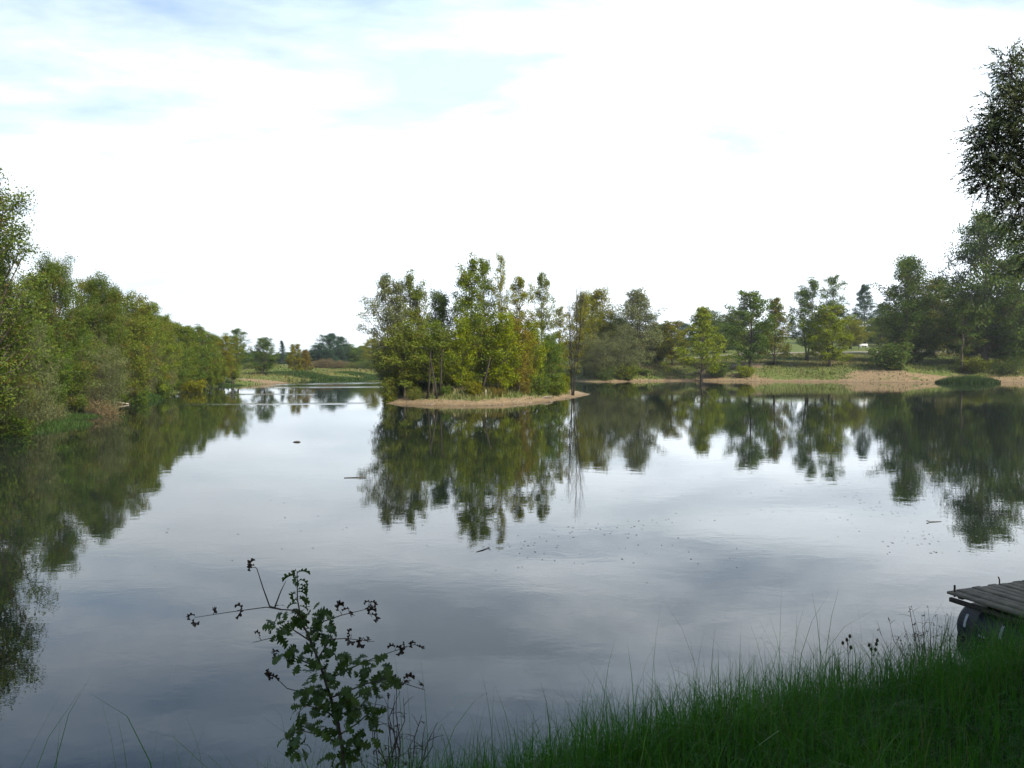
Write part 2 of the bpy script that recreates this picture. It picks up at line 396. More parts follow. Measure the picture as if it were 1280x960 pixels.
isle = link('island_ground', grid_mesh('island', np.arange(-15, 12, .3), np.arange(55, 88, .3), isle_h, isle_sand, M_ground)); tag(isle, kind='structure', label='low island with a sandy beach in the lake')
bank = link('bank', grid_mesh('bank', np.arange(-14, 15.01, .2), np.arange(-12, 16.01, .2), near_h, lambda x, y: np.zeros(np.shape(x)), M_soil)); tag(bank, kind='structure', label='grassy near bank')
wv = np.array([(-300,-60,0),(300,-60,0),(300,400,0),(-300,400,0)], float)
water = link('water', mesh('water', wv, np.array([[0,1,2,3]]), M_water)); tag(water, kind='structure', label='calm lake water mirroring trees and sky')
# gravel track on the rise behind the right bank
xs = np.linspace(36, 150, 90); ctr = 160 + 5 * np.sin((xs - 40) / 30)
P_ = []
for o_ in (-1.9, -.6, .6, 1.9): P_.append(np.stack([xs, ctr + o_, ground_h(xs, ctr + o_) + 0.07], 1))
V = np.concatenate(P_); n_ = len(xs); F = []
for r_ in range(3):
    i = np.arange(n_ - 1) + r_ * n_
    F.append(np.stack([i, i + 1, i + 1 + n_, i + n_], 1))
path = link('path', mesh('path', V, np.concatenate(F), M_path, True)); tag(path, kind='structure', label='pale gravel track on the rise')
def land_z(x, y):
    a = float(ground_h(np.array([x]), np.array([y]))[0])
    if sdf(ISLE, np.array([x]), np.array([y]))[0] < 1: a = float(isle_h(np.array([x]), np.array([y]))[0])
    elif math.hypot(x - 1, y - 2) < 14: a = float(near_h(np.array([x]), np.array([y]))[0])
    return a

# ------------------------------------------------------------------ foliage generators
def leaf_quads(pos, size, rng, tint, rust, aspect=0.5, up=0.35, dirs=None):
    """one pointed leaf face per position"""
    n = len(pos)
    d = rng.normal(size=(n, 3)) if dirs is None else dirs + rng.normal(size=(n, 3)) * 0.45
    d /= np.linalg.norm(d, axis=1)[:, None]
    nr = rng.normal(size=(n, 3)); nr[:, 2] += up
    s = np.cross(d, nr); s /= np.linalg.norm(s, axis=1)[:, None] + 1e-9
    L = size * rng.uniform(0.65, 1.3, n)[:, None]; w = L * aspect * 0.5
    nn = np.cross(s, d)
    p0 = pos - d * L * .5; p2 = pos + d * L * .5 - nn * L * 0.12
    p1 = pos + s * w - d * L * .08 + nn * L * 0.06; p3 = pos - s * w - d * L * .08 + nn * L * 0.06
    V = np.stack([p0, p1, p2, p3], 1).reshape(-1, 3)
    F = np.arange(n * 4).reshape(n, 4)
    return V, F, np.repeat(tint, 4), np.repeat(rust, 4)

def make_tree(name, seed, H, base, wid, nb, nleaf, lsize, up=50, droop=0.0, trunk_r=0.16, stems=1, clump=0.32, aspect=0.55, bark=None,
              spread=0.25, sub=4, lean=0.0, bare=0.0, hang=0.0, jitter=0.35, br=0.013, bend=0.04, twigs=True):
    """base: crown start (fraction of H); wid(t): crown radius in metres for t 0..1 up the crown. Returns (trunk mesh, crown mesh)."""
    rng = RS(seed); R = random.Random(seed)
    mb = MB(); cl = []; cd = []; cw = []
    for st in range(stems):
        a0 = R.uniform(0, 2 * pi) if stems == 1 else 2 * pi * st / stems + R.uniform(-.5, .5)
        Hs = H * (1 if st == 0 else R.uniform(0.72, 0.97))
        off = Vector((cos(a0), sin(a0), 0)) * (spread if stems > 1 else 0)
        tp = []; wx, wy = R.uniform(-1, 1), R.uniform(-1, 1); K = 12
        for i in range(K + 1):
            t = i / K
            q = Vector((off.x * 0.5 + off.x * 3.2 * t ** 1.2 * (1 if stems > 1 else 0) + lean * t * Hs + wx * bend * Hs * sin(t * 3.2) * .6,
                        off.y * 0.5 + off.y * 3.2 * t ** 1.2 * (1 if stems > 1 else 0) + wy * bend * Hs * sin(t * 2.7) * .6, t * Hs * 0.97 - (0.25 if i == 0 else 0)))
            q.x += R.uniform(-1, 1) * 0.006 * Hs; q.y += R.uniform(-1, 1) * 0.006 * Hs
            tp.append(q)
        tr_ = trunk_r / (1 + 0.35 * (stems - 1))
        mb.tube(tp, [max(0.012, tr_ * (1.35 if i == 0 else 1) * (1 - (i / K) ** 0.85) + .01) for i in range(K + 1)], 7)
        def tpos(t):
            f = min(max(t, 0), 0.999) * K; i = int(f); return tp[i].lerp(tp[i + 1], f - i)
        nbs = max(6, int(nb / stems ** .6))
        for b in range(nbs):
            u = (b + R.random()) / nbs
            az = b * 2.39996 + R.uniform(-.5, .5)
            t0 = base + (1 - base) * u
            wr = wid(u) * R.uniform(1 - jitter, 1 + jitter * .45)
            if stems > 1: wr *= 0.8
            e = radians(up * (0.55 + 0.75 * u) + R.uniform(-14, 14)); e = min(e, 1.45)
            L = wr / max(0.35, cos(e)); L = min(L, wr * 2.0)
            rise = L * sin(e)
            ts = max(base * 0.55, t0 - rise / Hs * 0.8)
            p = tpos(ts); d = Vector((cos(az) * cos(e), sin(az) * cos(e), sin(e)))
            pts = [p]; K2 = 5
            for i in range(K2):
                d = (d + Vector((R.uniform(-.16, .16), R.uniform(-.16, .16), R.uniform(-.10, .14) - droop * (i / K2)))).normalized()
                pts.append(pts[-1] + d * (L / K2))
            r0 = max(0.012, min(tr_ * 0.45 * (1 - ts) + 0.008, L * br))
            mb.tube(pts, [r0 * (1 - .85 * i / K2) + .003 for i in range(K2 + 1)], 4, False)
            leafy = R.random() >= bare
            for q in range(sub):
                f = 0.25 + 0.75 * (q + R.random()) / sub
                i = min(int(f * K2), K2 - 1); sp = pts[i].lerp(pts[i + 1], f * K2 - i)
                sl = L * R.uniform(0.22, 0.42) * (1.15 - 0.5 * f)
                sdv = (d * 0.6 + Vector((R.gauss(0, .7), R.gauss(0, .7), R.gauss(0.15, .45) - droop * .5))).normalized()
                sps = [sp, sp + sdv * sl * .5, sp + sdv * sl + Vector((0, 0, -droop * sl * .4 - hang * sl * .5))]
                if twigs: mb.tube(sps, [r0 * .42 + .003, r0 * .25 + .002, .003], 3, False)
                if leafy:
                    for w in (0.45, 0.8, 1.05):
                        if R.random() < 0.9:
                            cl.append(sps[0].lerp(sps[2], w)); cd.append(sdv); cw.append(R.uniform(0.4, 1.3))
            if leafy:
                cl.append(pts[-1]); cd.append(d); cw.append(1.0)
    cl = np.array([tuple(c) for c in cl]); cd = np.array([tuple(c) for c in cd]); cw = np.array(cw)
    ct = rng.uniform(0.1, 0.75, len(cl)); crs = rng.uniform(0, 1, len(cl)) ** 1.6
    # broad patches of colour so that neighbouring clumps agree
    ph = rng.uniform(0, 6, 3)
    pat = np.sin(cl[:, 0] * 1.7 + ph[0]) * np.sin(cl[:, 1] * 1.9 + ph[1]) * np.sin(cl[:, 2] * 1.3 + ph[2])
    ct = np.clip(ct + 0.18 * pat, 0, 1); crs = np.clip(crs + 0.25 * pat, 0, 0.999)
    idx = rng.choice(len(cl), nleaf, p=cw / cw.sum())
    sg = clump * np.array([1, 1, 0.75])
    g3 = rng.normal(size=(nleaf, 3)); g3 *= np.minimum(1, 1.5 / (np.linalg.norm(g3, axis=1)[:, None] + 1e-9))
    pos = cl[idx] + g3 * sg * rng.uniform(.4, 1.15, (nleaf, 1))
    dirs = None
    if hang > 0:
        pos[:, 2] -= np.abs(rng.normal(size=nleaf)) * hang * 0.5
        dirs = cd[idx] * 0.6 + np.array([0, 0, -hang])
    V, F, t, r = leaf_quads(pos, lsize, rng, np.clip(ct[idx] + rng.normal(0, .14, nleaf), 0, 1), np.clip(crs[idx] + rng.normal(0, .05, nleaf), 0, .999), aspect, dirs=dirs)
    tm = mb.mesh(name + '_trunk', bark or M_bark, True)
    cm_ = mesh(name + '_crown', V, F, M_leaf, False, {'tint': t, 'rust': r})
    ext = np.percentile(np.hypot(pos[:, 0] - pos[:, 0].mean(), pos[:, 1] - pos[:, 1].mean()), 82)
    return dict(trunk=tm, crown=cm_, H=float(np.percentile(V[:, 2], 99.7)) if bare < .5 else H * .97, W=float(ext))

def e_poplar(w): return lambda t: w * (0.75 + 0.45 * math.sin(pi * min(1, t * 1.0 + .05))) * (1 - 0.45 * t ** 4)
def e_round(w): return lambda t: w * (0.35 + 0.75 * math.sin(pi * (0.12 + 0.80 * t)))
def e_cone(w): return lambda t: w * (1.12 - t) ** 0.9
def e_wide(w): return lambda t: w * (0.8 + 0.35 * math.sin(pi * t)) * (1 - 0.6 * t ** 4)

PROTO = {}
def P(key, *a, **k): PROTO[key] = make_tree(key, *a, **k)
# open, upright poplars (island, right bank)
P('poplar_a', 11, 11, .20, e_poplar(1.9), 48, 18375, 0.141, up=52, trunk_r=.13, clump=.33, stems=2, spread=.16, jitter=.5)
P('poplar_b', 12, 11, .24, e_poplar(1.6), 44, 13300, 0.141, up=54, trunk_r=.12, clump=.30, jitter=.55)
P('poplar_c', 13, 11, .15, e_poplar(2.3), 60, 24500, 0.148, up=46, trunk_r=.16, clump=.38, stems=2, spread=.25, jitter=.5)
P('thin_poplar', 14, 11, .30, e_poplar(1.2), 34, 6300, 0.133, up=56, trunk_r=.10, clump=.30, bare=.12, jitter=.5)
# dense bank trees
P('broad_a', 21, 10, .10, e_wide(2.7), 80, 35000, 0.148, up=42, trunk_r=.2, clump=.40, twigs=False)
P('broad_b', 22, 10, .06, e_wide(2.5), 84, 35000, 0.148, up=46, trunk_r=.2, clump=.36, twigs=False)
P('broad_c', 23, 10, .12, e_round(3.0), 80, 35000, 0.148, up=38, trunk_r=.2, clump=.42, stems=2, twigs=False)
P('broad_near', 24, 10, .08, e_wide(2.6), 90, 60000, .105, up=42, trunk_r=.2, clump=.36, twigs=False)
P('poplar_near', 25, 12, .16, e_poplar(2.3), 70, 34000, .105, up=48, trunk_r=.18, clump=.34, stems=2, spread=.2, jitter=.5)
P('small_a', 26, 7, .20, e_round(2.1), 60, 17000, .14, up=42, trunk_r=.12, stems=2, spread=.18, clump=.34, jitter=.45)
P('small_b', 27, 7, .14, e_poplar(1.7), 56, 14000, .14, up=46, trunk_r=.11, stems=2, spread=.14, clump=.32, jitter=.5)
# grey-green willows, rounded and low
P('willow_a', 31, 6, .05, e_round(2.6), 80, 33250, 0.126, up=46, trunk_r=.15, stems=3, clump=.30, aspect=.28, spread=.3, twigs=False)
P('willow_b', 32, 6, .04, e_round(3.0), 84, 33250, 0.126, up=40, trunk_r=.15, stems=4, clump=.34, aspect=.28, spread=.35, twigs=False)
# young cone-shaped trees
P('young_a', 41, 8, .16, e_cone(2.2), 50, 15750, 0.141, up=46, trunk_r=.11, clump=.28)
P('young_b', 42, 8, .14, e_poplar(1.6), 48, 15750, 0.141, up=52, trunk_r=.11, clump=.28)
# conifers
P('conifer', 51, 12, .08, e_cone(3.4), 110, 16000, .26, up=4, droop=.05, trunk_r=.2, clump=.26, aspect=.25, jitter=.25, twigs=False)
P('cypress', 52, 12, .03, e_poplar(0.85), 90, 8000, .22, up=68, trunk_r=.16, clump=.18, aspect=.3, twigs=False)
# bare tree
P('bare', 61, 11, .25, e_poplar(1.7), 70, 1100, .14, up=56, trunk_r=.12, br=.022, bend=.11, stems=4, clump=.3, bare=.9, bark=M_bark_dark, sub=6, spread=.22)
# shrubs
P('shrub_a', 71, 2.2, .02, e_round(1.3), 40, 5000, .14, up=46, trunk_r=.04, stems=3, clump=.2, twigs=False)
P('shrub_b', 72, 2.0, .02, e_round(1.5), 40, 4200, .13, up=38, trunk_r=.04, stems=4, clump=.22, aspect=.35, twigs=False)
TRUNK_DARK = None

GREEN = (0.092, 0.120, 0.022); YEL = (0.135, 0.140, 0.020); BRIGHT = (0.135, 0.165, 0.020); DARK = (0.058, 0.086, 0.020); GREY = (0.105, 0.118, 0.056)
OLIVE = (0.098, 0.118, 0.025); BLUE = (0.032, 0.062, 0.038); MID = (0.070, 0.105, 0.022); RUSTY = (0.130, 0.108, 0.022); DRY = (0.15, 0.12, 0.07)  # BLUE: conifer green; on far broadleaf trees it paints haze into the leaves
rot_rng = random.Random(5)
def plant(name, proto, cx, d, top, hw, col, rust, label, cat='tree', group=None, dx=0.0, bury=0.0, parts=('trunk', 'crown')):
    """cx: image column of the trunk, d: distance, top: image row of its tip, hw: half crown width in image columns"""
    p = PROTO[proto]; x = px(cx, d) + dx; z = land_z(x, d) - bury
    sz = (pz(top, d) - z) / p['H']; sw = hw / 1000 * d / p['W']
    r = empty(name, (x, d, z), label, cat, group, rot_rng.uniform(0, 2 * pi))
    for nm, key in zip(parts, ('trunk', 'crown')):
        o = link(nm, p[key], r); o.scale = (sw, sw, sz)
        if key == 'crown': o.color = (*col, rust)
    return r

# ------------------------------------------------------------------ trees: left bank
LEFTG = (0.066, 0.090, 0.020)
G = 'trees walling the left bank'
plant('poplar_tree', 'poplar_near', -24, 33.5, 190, 54, LEFTG, .10, 'tallest tree at the left edge, ragged crown high above the rest', group=G)
for a in [
 (-4, 37, 322, 34, LEFTG, .14, 'broad_near', 'broad green tree below the tallest left edge tree, flecked with rust'),
 (72, 49, 322, 34, LEFTG, .12, 'broad_near', 'tall green tree beside the sky gap near the left edge'),
 (124, 56, 345, 30, LEFTG, .10, 'broad_near', 'rounded green tree stepping down after the sky gap tree'),
 (160, 62, 368, 26, OLIVE, .24, 'broad_c', 'rust flecked olive tree above the second grey willow'),
 (187, 71, 378, 22, GREEN, .2, 'broad_b', 'broad green tree with scattered orange leaves halfway along the left bank'),
 (205, 78, 396, 16, OLIVE, .18, 'broad_a', 'brownish olive tree beside the pale leaning trunk'),
 (226, 86, 404, 17, GREEN, .08, 'poplar_c', 'fresh green poplar with small double tip on the left bank'),
 (244, 91, 406, 15, MID, .08, 'poplar_a', 'upright green poplar with a spiky top on the left bank'),
 (260, 97, 414, 14, GREEN, .12, 'poplar_c', 'low green poplar between the spiky poplar and the yellowish one'),
 (279, 103, 418, 11, YEL, .3, 'poplar_a', 'yellowish orange poplar near the far end of the left row'),
 (291, 106, 420, 9, GREEN, .15, 'poplar_c', 'small leafy poplar just before the sandy spit'),
 (297, 114, 411, 15, MID, .05, 'poplar_b', 'ragged open poplar ending the left row above the spit')]:
    plant('bank_tree', a[6], a[0], a[1], a[2], a[3], a[4], a[5], a[7], group=G)
FILL = 'green tree buried in the dense tree wall of the left bank'
for a in [(-60, 40, 300, 45), (40, 46, 395, 30), (45, 60, 345, 26), (100, 58, 352, 26), (140, 68, 364, 24), (175, 76, 384, 20), (196, 88, 394, 18), (213, 98, 402, 16), (236, 104, 408, 14), (252, 112, 414, 12), (270, 118, 420, 11), (95, 53, 400, 28), (150, 62, 415, 20), (216, 82, 432, 14), (236, 90, 440, 13), (256, 97, 440, 12), (272, 101, 442, 10)]:
    plant('bank_tree', rot_rng.choice(['broad_a', 'broad_b', 'broad_c']), a[0], a[1], a[2], a[3], rot_rng.choice([GREEN, MID, MID, OLIVE]), rot_rng.uniform(.05, .18), FILL, group='infill trees of the left bank')
for a in [
 (34, 39.5, 398, 28, 'willow_a', 'round grey green willow nearest the left edge'),
 (3, 36.5, 448, 24, 'willow_b', 'low grey willow touching the left edge of the shore'),
 (123, 53, 420, 27, 'willow_b', 'second grey green willow, overhanging the left shore'),
 (158, 62, 428, 13, 'willow_a', 'narrow grey willow under the rust flecked tree'),
 (183, 70, 424, 13, 'willow_a', 'silvery willow behind the pale leaning trunk'),
 (205, 77, 440, 11, 'willow_b', 'small dull willow right of the leaning trunk')]:
    plant('willow_tree', a[4], a[0], a[1], a[2], a[3], GREY, .05, a[5], group='grey willows of the left bank')
plant('shrub', 'shrub_b', 115, 50.5, 498, 17, DRY, .2, 'dry grey brown shrub drooping into the water', 'shrub', 'shrubs of the left shore', dx=.6)
plant('shrub', 'shrub_b', 62, 43.8, 497, 15, GREY, .25, 'low greyish shrub above the grassy point on the left', 'shrub', 'shrubs of the left shore')
plant('shrub', 'shrub_a', 10, 36.5, 516, 18, MID, .1, 'leafy green bush at the left edge waterline', 'shrub', 'shrubs of the left shore', dx=.3)
plant('shrub', 'shrub_a', 158, 62.5, 486, 9, MID, .1, 'dark green bush between two sandy landings', 'shrub', 'shrubs of the left shore', dx=1.0)
plant('shrub', 'shrub_a', 192, 73.5, 477, 10, MID, .1, 'deep green bush under the pale leaning trunk', 'shrub', 'shrubs of the left shore', dx=.8)
plant('shrub', 'shrub_a', 228, 84, 474, 13, YEL, .25, 'yellow green bush right of the pale leaning trunk', 'shrub', 'shrubs of the left shore', dx=1.0)

# ------------------------------------------------------------------ far bank
G = 'trees on the far bank'
for a in [
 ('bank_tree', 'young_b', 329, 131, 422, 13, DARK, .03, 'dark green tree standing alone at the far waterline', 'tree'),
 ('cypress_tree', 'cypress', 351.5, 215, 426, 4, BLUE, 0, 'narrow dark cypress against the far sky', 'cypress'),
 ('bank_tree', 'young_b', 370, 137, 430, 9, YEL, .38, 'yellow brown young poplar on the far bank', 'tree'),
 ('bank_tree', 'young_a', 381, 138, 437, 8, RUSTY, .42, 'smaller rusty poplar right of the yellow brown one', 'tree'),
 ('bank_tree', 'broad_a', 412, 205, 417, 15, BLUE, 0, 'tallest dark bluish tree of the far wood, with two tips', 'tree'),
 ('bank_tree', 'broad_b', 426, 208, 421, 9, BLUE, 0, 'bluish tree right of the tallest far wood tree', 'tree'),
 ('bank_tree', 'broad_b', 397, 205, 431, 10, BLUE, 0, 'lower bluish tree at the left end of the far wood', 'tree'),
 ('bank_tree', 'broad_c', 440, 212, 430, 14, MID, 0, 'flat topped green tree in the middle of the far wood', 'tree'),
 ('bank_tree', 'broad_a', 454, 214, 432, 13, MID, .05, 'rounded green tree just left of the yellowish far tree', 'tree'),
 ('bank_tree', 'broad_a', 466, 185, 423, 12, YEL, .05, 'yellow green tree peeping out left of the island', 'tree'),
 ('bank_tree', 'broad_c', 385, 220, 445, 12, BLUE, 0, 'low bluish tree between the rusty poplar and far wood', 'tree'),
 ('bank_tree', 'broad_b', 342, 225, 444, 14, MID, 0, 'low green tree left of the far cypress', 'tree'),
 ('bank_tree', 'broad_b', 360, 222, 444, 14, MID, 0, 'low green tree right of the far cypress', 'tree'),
 ('bank_tree', 'broad_c', 314, 230, 440, 15, BLUE, 0, 'far tree behind the sandy spit, haze blue put into its leaves', 'tree'),
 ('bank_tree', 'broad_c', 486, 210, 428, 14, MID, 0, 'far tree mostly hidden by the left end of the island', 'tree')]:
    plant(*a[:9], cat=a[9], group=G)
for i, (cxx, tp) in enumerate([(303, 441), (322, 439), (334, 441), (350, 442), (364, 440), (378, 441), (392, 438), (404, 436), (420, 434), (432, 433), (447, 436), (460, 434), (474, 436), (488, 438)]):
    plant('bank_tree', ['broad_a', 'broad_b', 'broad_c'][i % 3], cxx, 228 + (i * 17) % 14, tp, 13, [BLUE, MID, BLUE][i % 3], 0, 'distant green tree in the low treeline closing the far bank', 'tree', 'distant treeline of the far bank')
for a in [(312, 160, 452, 12, GREEN), (405, 178, 448, 12, DRY), (425, 178, 450, 11, DRY), (442, 176, 452, 9, OLIVE), (457, 172, 448, 10, MID), (390, 180, 453, 10, DRY), (478, 165, 450, 9, GREEN), (340, 168, 453, 9, OLIVE)]:
    plant('shrub', 'willow_b', a[0], a[1], a[2], a[3], a[4], .15, 'low scrubby bush in front of the far wood', 'shrub', 'scrub on the far bank')
FARG = 'far trees seen through the island'
for i, cxx in enumerate(range(505, 745, 16)):
    plant('bank_tree', ['broad_a', 'broad_b', 'broad_c'][i % 3], cxx, 178 + (i * 37) % 23, 424 + (i * 53) % 14 , 13, [MID, GREEN, DARK][i % 3], .05, 'far green tree glimpsed between the island trunks', group=FARG)

# ------------------------------------------------------------------ island
G = 'trees on the island'
for a in [
 ('poplar_tree', 'poplar_c', 492, 66, 346, 22, GREY, .04, 'grey green tree leaning out at the left end of the island'),
 ('poplar_tree', 'poplar_a', 519, 67, 340, 15, OLIVE, .04, 'upright greyish poplar, second from the left on the island'),
 ('poplar_tree', 'poplar_c', 548, 68, 364, 17, DARK, .06, 'dark green tree left of the tall island poplars'),
 ('poplar_tree', 'poplar_a', 586, 66, 319, 17, GREEN, .06, 'tall full poplar in the middle of the island'),
 ('poplar_tree', 'poplar_b', 606, 67.5, 324, 15, GREEN, .10, 'tall poplar tucked against the full middle poplar'),
 ('poplar_tree', 'thin_poplar', 626, 67, 316, 9, YEL, .08, 'thin airy poplar with the highest tip on the island'),
 ('poplar_tree', 'poplar_b', 648, 69, 346, 15, YEL, .15, 'yellowish see through poplar right of the highest tip'),
 ('poplar_tree', 'poplar_b', 678, 73, 342, 13, OLIVE, .10, 'slender poplar between the yellowish and the bare tree'),
 ('island_tree', 'small_a', 505, 63.5, 402, 21, OLIVE, .05, 'low spreading tree over the left tip of the island'),
 ('island_tree', 'small_a', 541, 63.6, 404, 20, GREEN, .08, 'bushy green tree above the cluster of dark trunks'),
 ('island_tree', 'small_b', 576, 64, 398, 14, BRIGHT, .08, 'light green young tree under the tall middle poplar'),
 ('island_tree', 'small_a', 605, 65, 398, 20, GREEN, .15, 'green bushy tree with a slanting trunk mid island'),
 ('island_tree', 'small_b', 629, 64.5, 392, 16, BRIGHT, .12, 'bright bushy tree left of the rusty island tree'),
 ('island_tree', 'small_b', 648, 66, 398, 14, RUSTY, .22, 'rusty brown small tree on the island'),
 ('island_tree', 'small_b', 664, 69, 402, 12, BRIGHT, .15, 'pale yellow green young tree right of the rusty one'),
 ('island_tree', 'small_b', 688, 71, 418, 13, MID, .05, 'dark green young tree near the right end of the island'),
 ('island_tree', 'poplar_b', 700, 77, 384, 10, YEL, .12, 'half bare yellowish tree just left of the bare tree')]:
    plant(a[0], a[1], a[2], a[3], a[4], a[5] * 1.2, *a[6:], group=G)
plant('bare_tree', 'bare', 716, 73, 340, 14, YEL, .3, 'nearly bare tree with dark multiple stems at the island tip', group=G)
for a in [
 (486, 63, 474, 9, 'shrub_a', OLIVE, .1, 'olive bush at the left tip of the island'),
 (518, 62.2, 482, 9, 'shrub_b', OLIVE, .15, 'low dull bush left of the dark island trunks'),
 (556, 62.5, 481, 7, 'shrub_a', MID, .1, 'green bush right of the dark island trunks'),
 (592, 62.3, 474, 10, 'shrub_a', YEL, .2, 'yellow green bush above the island beach'),
 (622, 63.2, 483, 8, 'shrub_b', RUSTY, .35, 'brownish low bush mid beach on the island'),
 (655, 66.5, 477, 8, 'shrub_b', RUSTY, .3, 'rust tinged bush under the rusty tree'),
 (672, 68, 466, 12, 'shrub_a', MID, .1, 'green bush right of the rusty tree'),
 (692, 70.5, 470, 11, 'shrub_a', GREEN, .1, 'leafy green bush at the right end of the island'),
 (706, 73, 462, 6, 'shrub_a', BRIGHT, .1, 'small bright bush left of the bare tree foot'),
 (503, 68, 456, 13, 'shrub_a', OLIVE, .08, 'dull bush behind the leaning left island trees'), (530, 70, 455, 14, 'shrub_a', MID, .08, 'dark bush behind the cluster of bare trunks'),
 (560, 71, 457, 14, 'shrub_a', OLIVE, .12, 'olive bush behind the light green young tree'), (588, 72, 460, 13, 'shrub_a', GREEN, .1, 'green bush at the back of the island middle'),
 (615, 73, 458, 14, 'shrub_a', OLIVE, .15, 'brownish green bush behind the slanting trunk'), (640, 73, 460, 13, 'shrub_a', GREEN, .15, 'green bush behind the rusty island tree')]:
    plant('shrub', a[4], a[0], a[1], a[2], a[3], a[5], a[6], a[7], 'shrub', 'shrubs on the island')
# dark leaning stems near the left of the island
def stem_thing(name, pts, rad, mat, label, cat, group=None):
    p0 = Vector(pts[0]); r = MB(); r.tube([Vector(p) - p0 for p in pts], rad, 7)
    o = link(name, r.mesh(name, mat, True)); o.location = p0
    return tag(o, label, cat, group)
for (x0, y0, x1, y1, d, lab) in [(534, 491, 538, 440, 61.8, 'leftmost dark bare trunk above the island beach'), (546, 492, 538, 452, 61.6, 'dark trunk leaning left, crossing its neighbour on the island'), (549, 490, 552, 436, 62.2, 'straight dark trunk right of the crossing trunks'), (600, 487, 613, 446, 62.5, 'dark trunk slanting right in the middle of the island')]:
    X0, X1 = px(x0, d), px(x1, d); z0 = land_z(X0, d) - .1; z1 = pz(y1, d)
    stem_thing('tree_trunk', [(X0, d, z0), ((X0 * .6 + X1 * .4) + .06, d, z0 * .6 + z1 * .4), (X1, d + .3, z1)], [.11, .08, .04], M_bark_dark, lab, 'trunk', 'bare trunks on the island')

# ------------------------------------------------------------------ right bank
G = 'trees on the right bank'
for a in [
 ('bank_tree', 'poplar_c', 731, 128, 366, 15, YEL, .04, 'airy yellow green tree peeping left of the bare tree top'),
 ('bank_tree', 'poplar_c', 748, 132, 362, 19, YEL, .05, 'loose yellow green tree right behind the bare island tree'),
 ('willow_tree', 'willow_b', 752, 122.5, 416, 21, GREY, .05, 'grey willow at the waterline right of the island'),
 ('willow_tree', 'willow_a', 778, 124, 408, 19, GREY, .03, 'rounded grey willow left of the dark trunked tree'),
 ('willow_tree', 'willow_a', 768, 130, 392, 20, OLIVE, .05, 'olive willow behind the rounded grey willow'),
 ('bank_tree', 'poplar_c', 800, 128, 363, 23, GREY, .03, 'tall grey green tree with dark trunk and lumpy top'),
 ('bank_tree', 'broad_c', 820, 138, 410, 13, DARK, .02, 'dark shadowy tree above the picnic table'),
 ('bank_tree', 'young_b', 841, 133, 401, 16, YEL, .15, 'rounded yellow green tree right of the picnic table'),
 ('bank_tree', 'young_a', 877, 124.5, 384, 20, BRIGHT, .05, 'brightest yellow green tree on the sandy slope'),
 ('bank_tree', 'young_b', 937, 128, 364, 21, MID, .04, 'dense mid green tree with a short dark trunk'),
 ('bank_tree', 'young_a', 968, 130, 373, 15, OLIVE, .42, 'tapering tree with brown lower leaves beside the dense one'),
 ('bank_tree', 'poplar_a', 1009, 140, 348, 15, MID, .03, 'slim tree with an open top, base by the track'),
 ('bank_tree', 'young_b', 1038, 127.5, 382, 20, BRIGHT, .06, 'bright small tree low on the bank before a slim pair'),
 ('bank_tree', 'poplar_b', 1041, 139, 345, 14, MID, .03, 'slim poplar with a rounded tip behind a bright small tree'),
 ('conifer_tree', 'conifer', 1081, 205, 356, 15, BLUE, 0, 'dark bluish conifer rising behind the lawn'),
 ('bank_tree', 'broad_c', 1062, 178, 400, 14, YEL, .12, 'small yellowish tree with black trunk left of the conifer'),
 ('bank_tree', 'broad_a', 1100, 190, 396, 17, GREEN, .05, 'bright green tree in front of the dark conifer'),
 ('bank_tree', 'poplar_c', 1130, 130, 320, 26, DARK, .03, 'large dark tree with a feathery top on the right bank'),
 ('bank_tree', 'broad_b', 1146, 132, 372, 22, DARK, .05, 'dark bushy lower tree against the feathery topped one'),
 ('bank_tree', 'broad_a', 1168, 150, 350, 22, YEL, .08, 'yellowish tree between the two large dark right trees'),
 ('bank_tree', 'thin_poplar', 1202, 124, 372, 17, DARK, .1, 'thin straight trunked tree in shade on the right bank'),
 ('bank_tree', 'broad_a', 1232, 127, 268, 38, DARK, .03, 'biggest dark tree at the right, its crown nearly black'),
 ('bank_tree', 'broad_b', 1276, 126, 320, 32, DARK, .02, 'dark tree cut off by the right edge of the bank'),
 ('bank_tree', 'broad_c', 1208, 132, 356, 24, DARK, .06, 'dark rounded tree at the left foot of the biggest one'),
 ('bank_tree', 'broad_c', 1255, 131, 390, 26, DARK, .02, 'low dark tree beneath the biggest right tree')]:
    plant(*a[:5], a[5] * 1.15, *a[6:], group=G)
BG = 'wood behind the right bank'
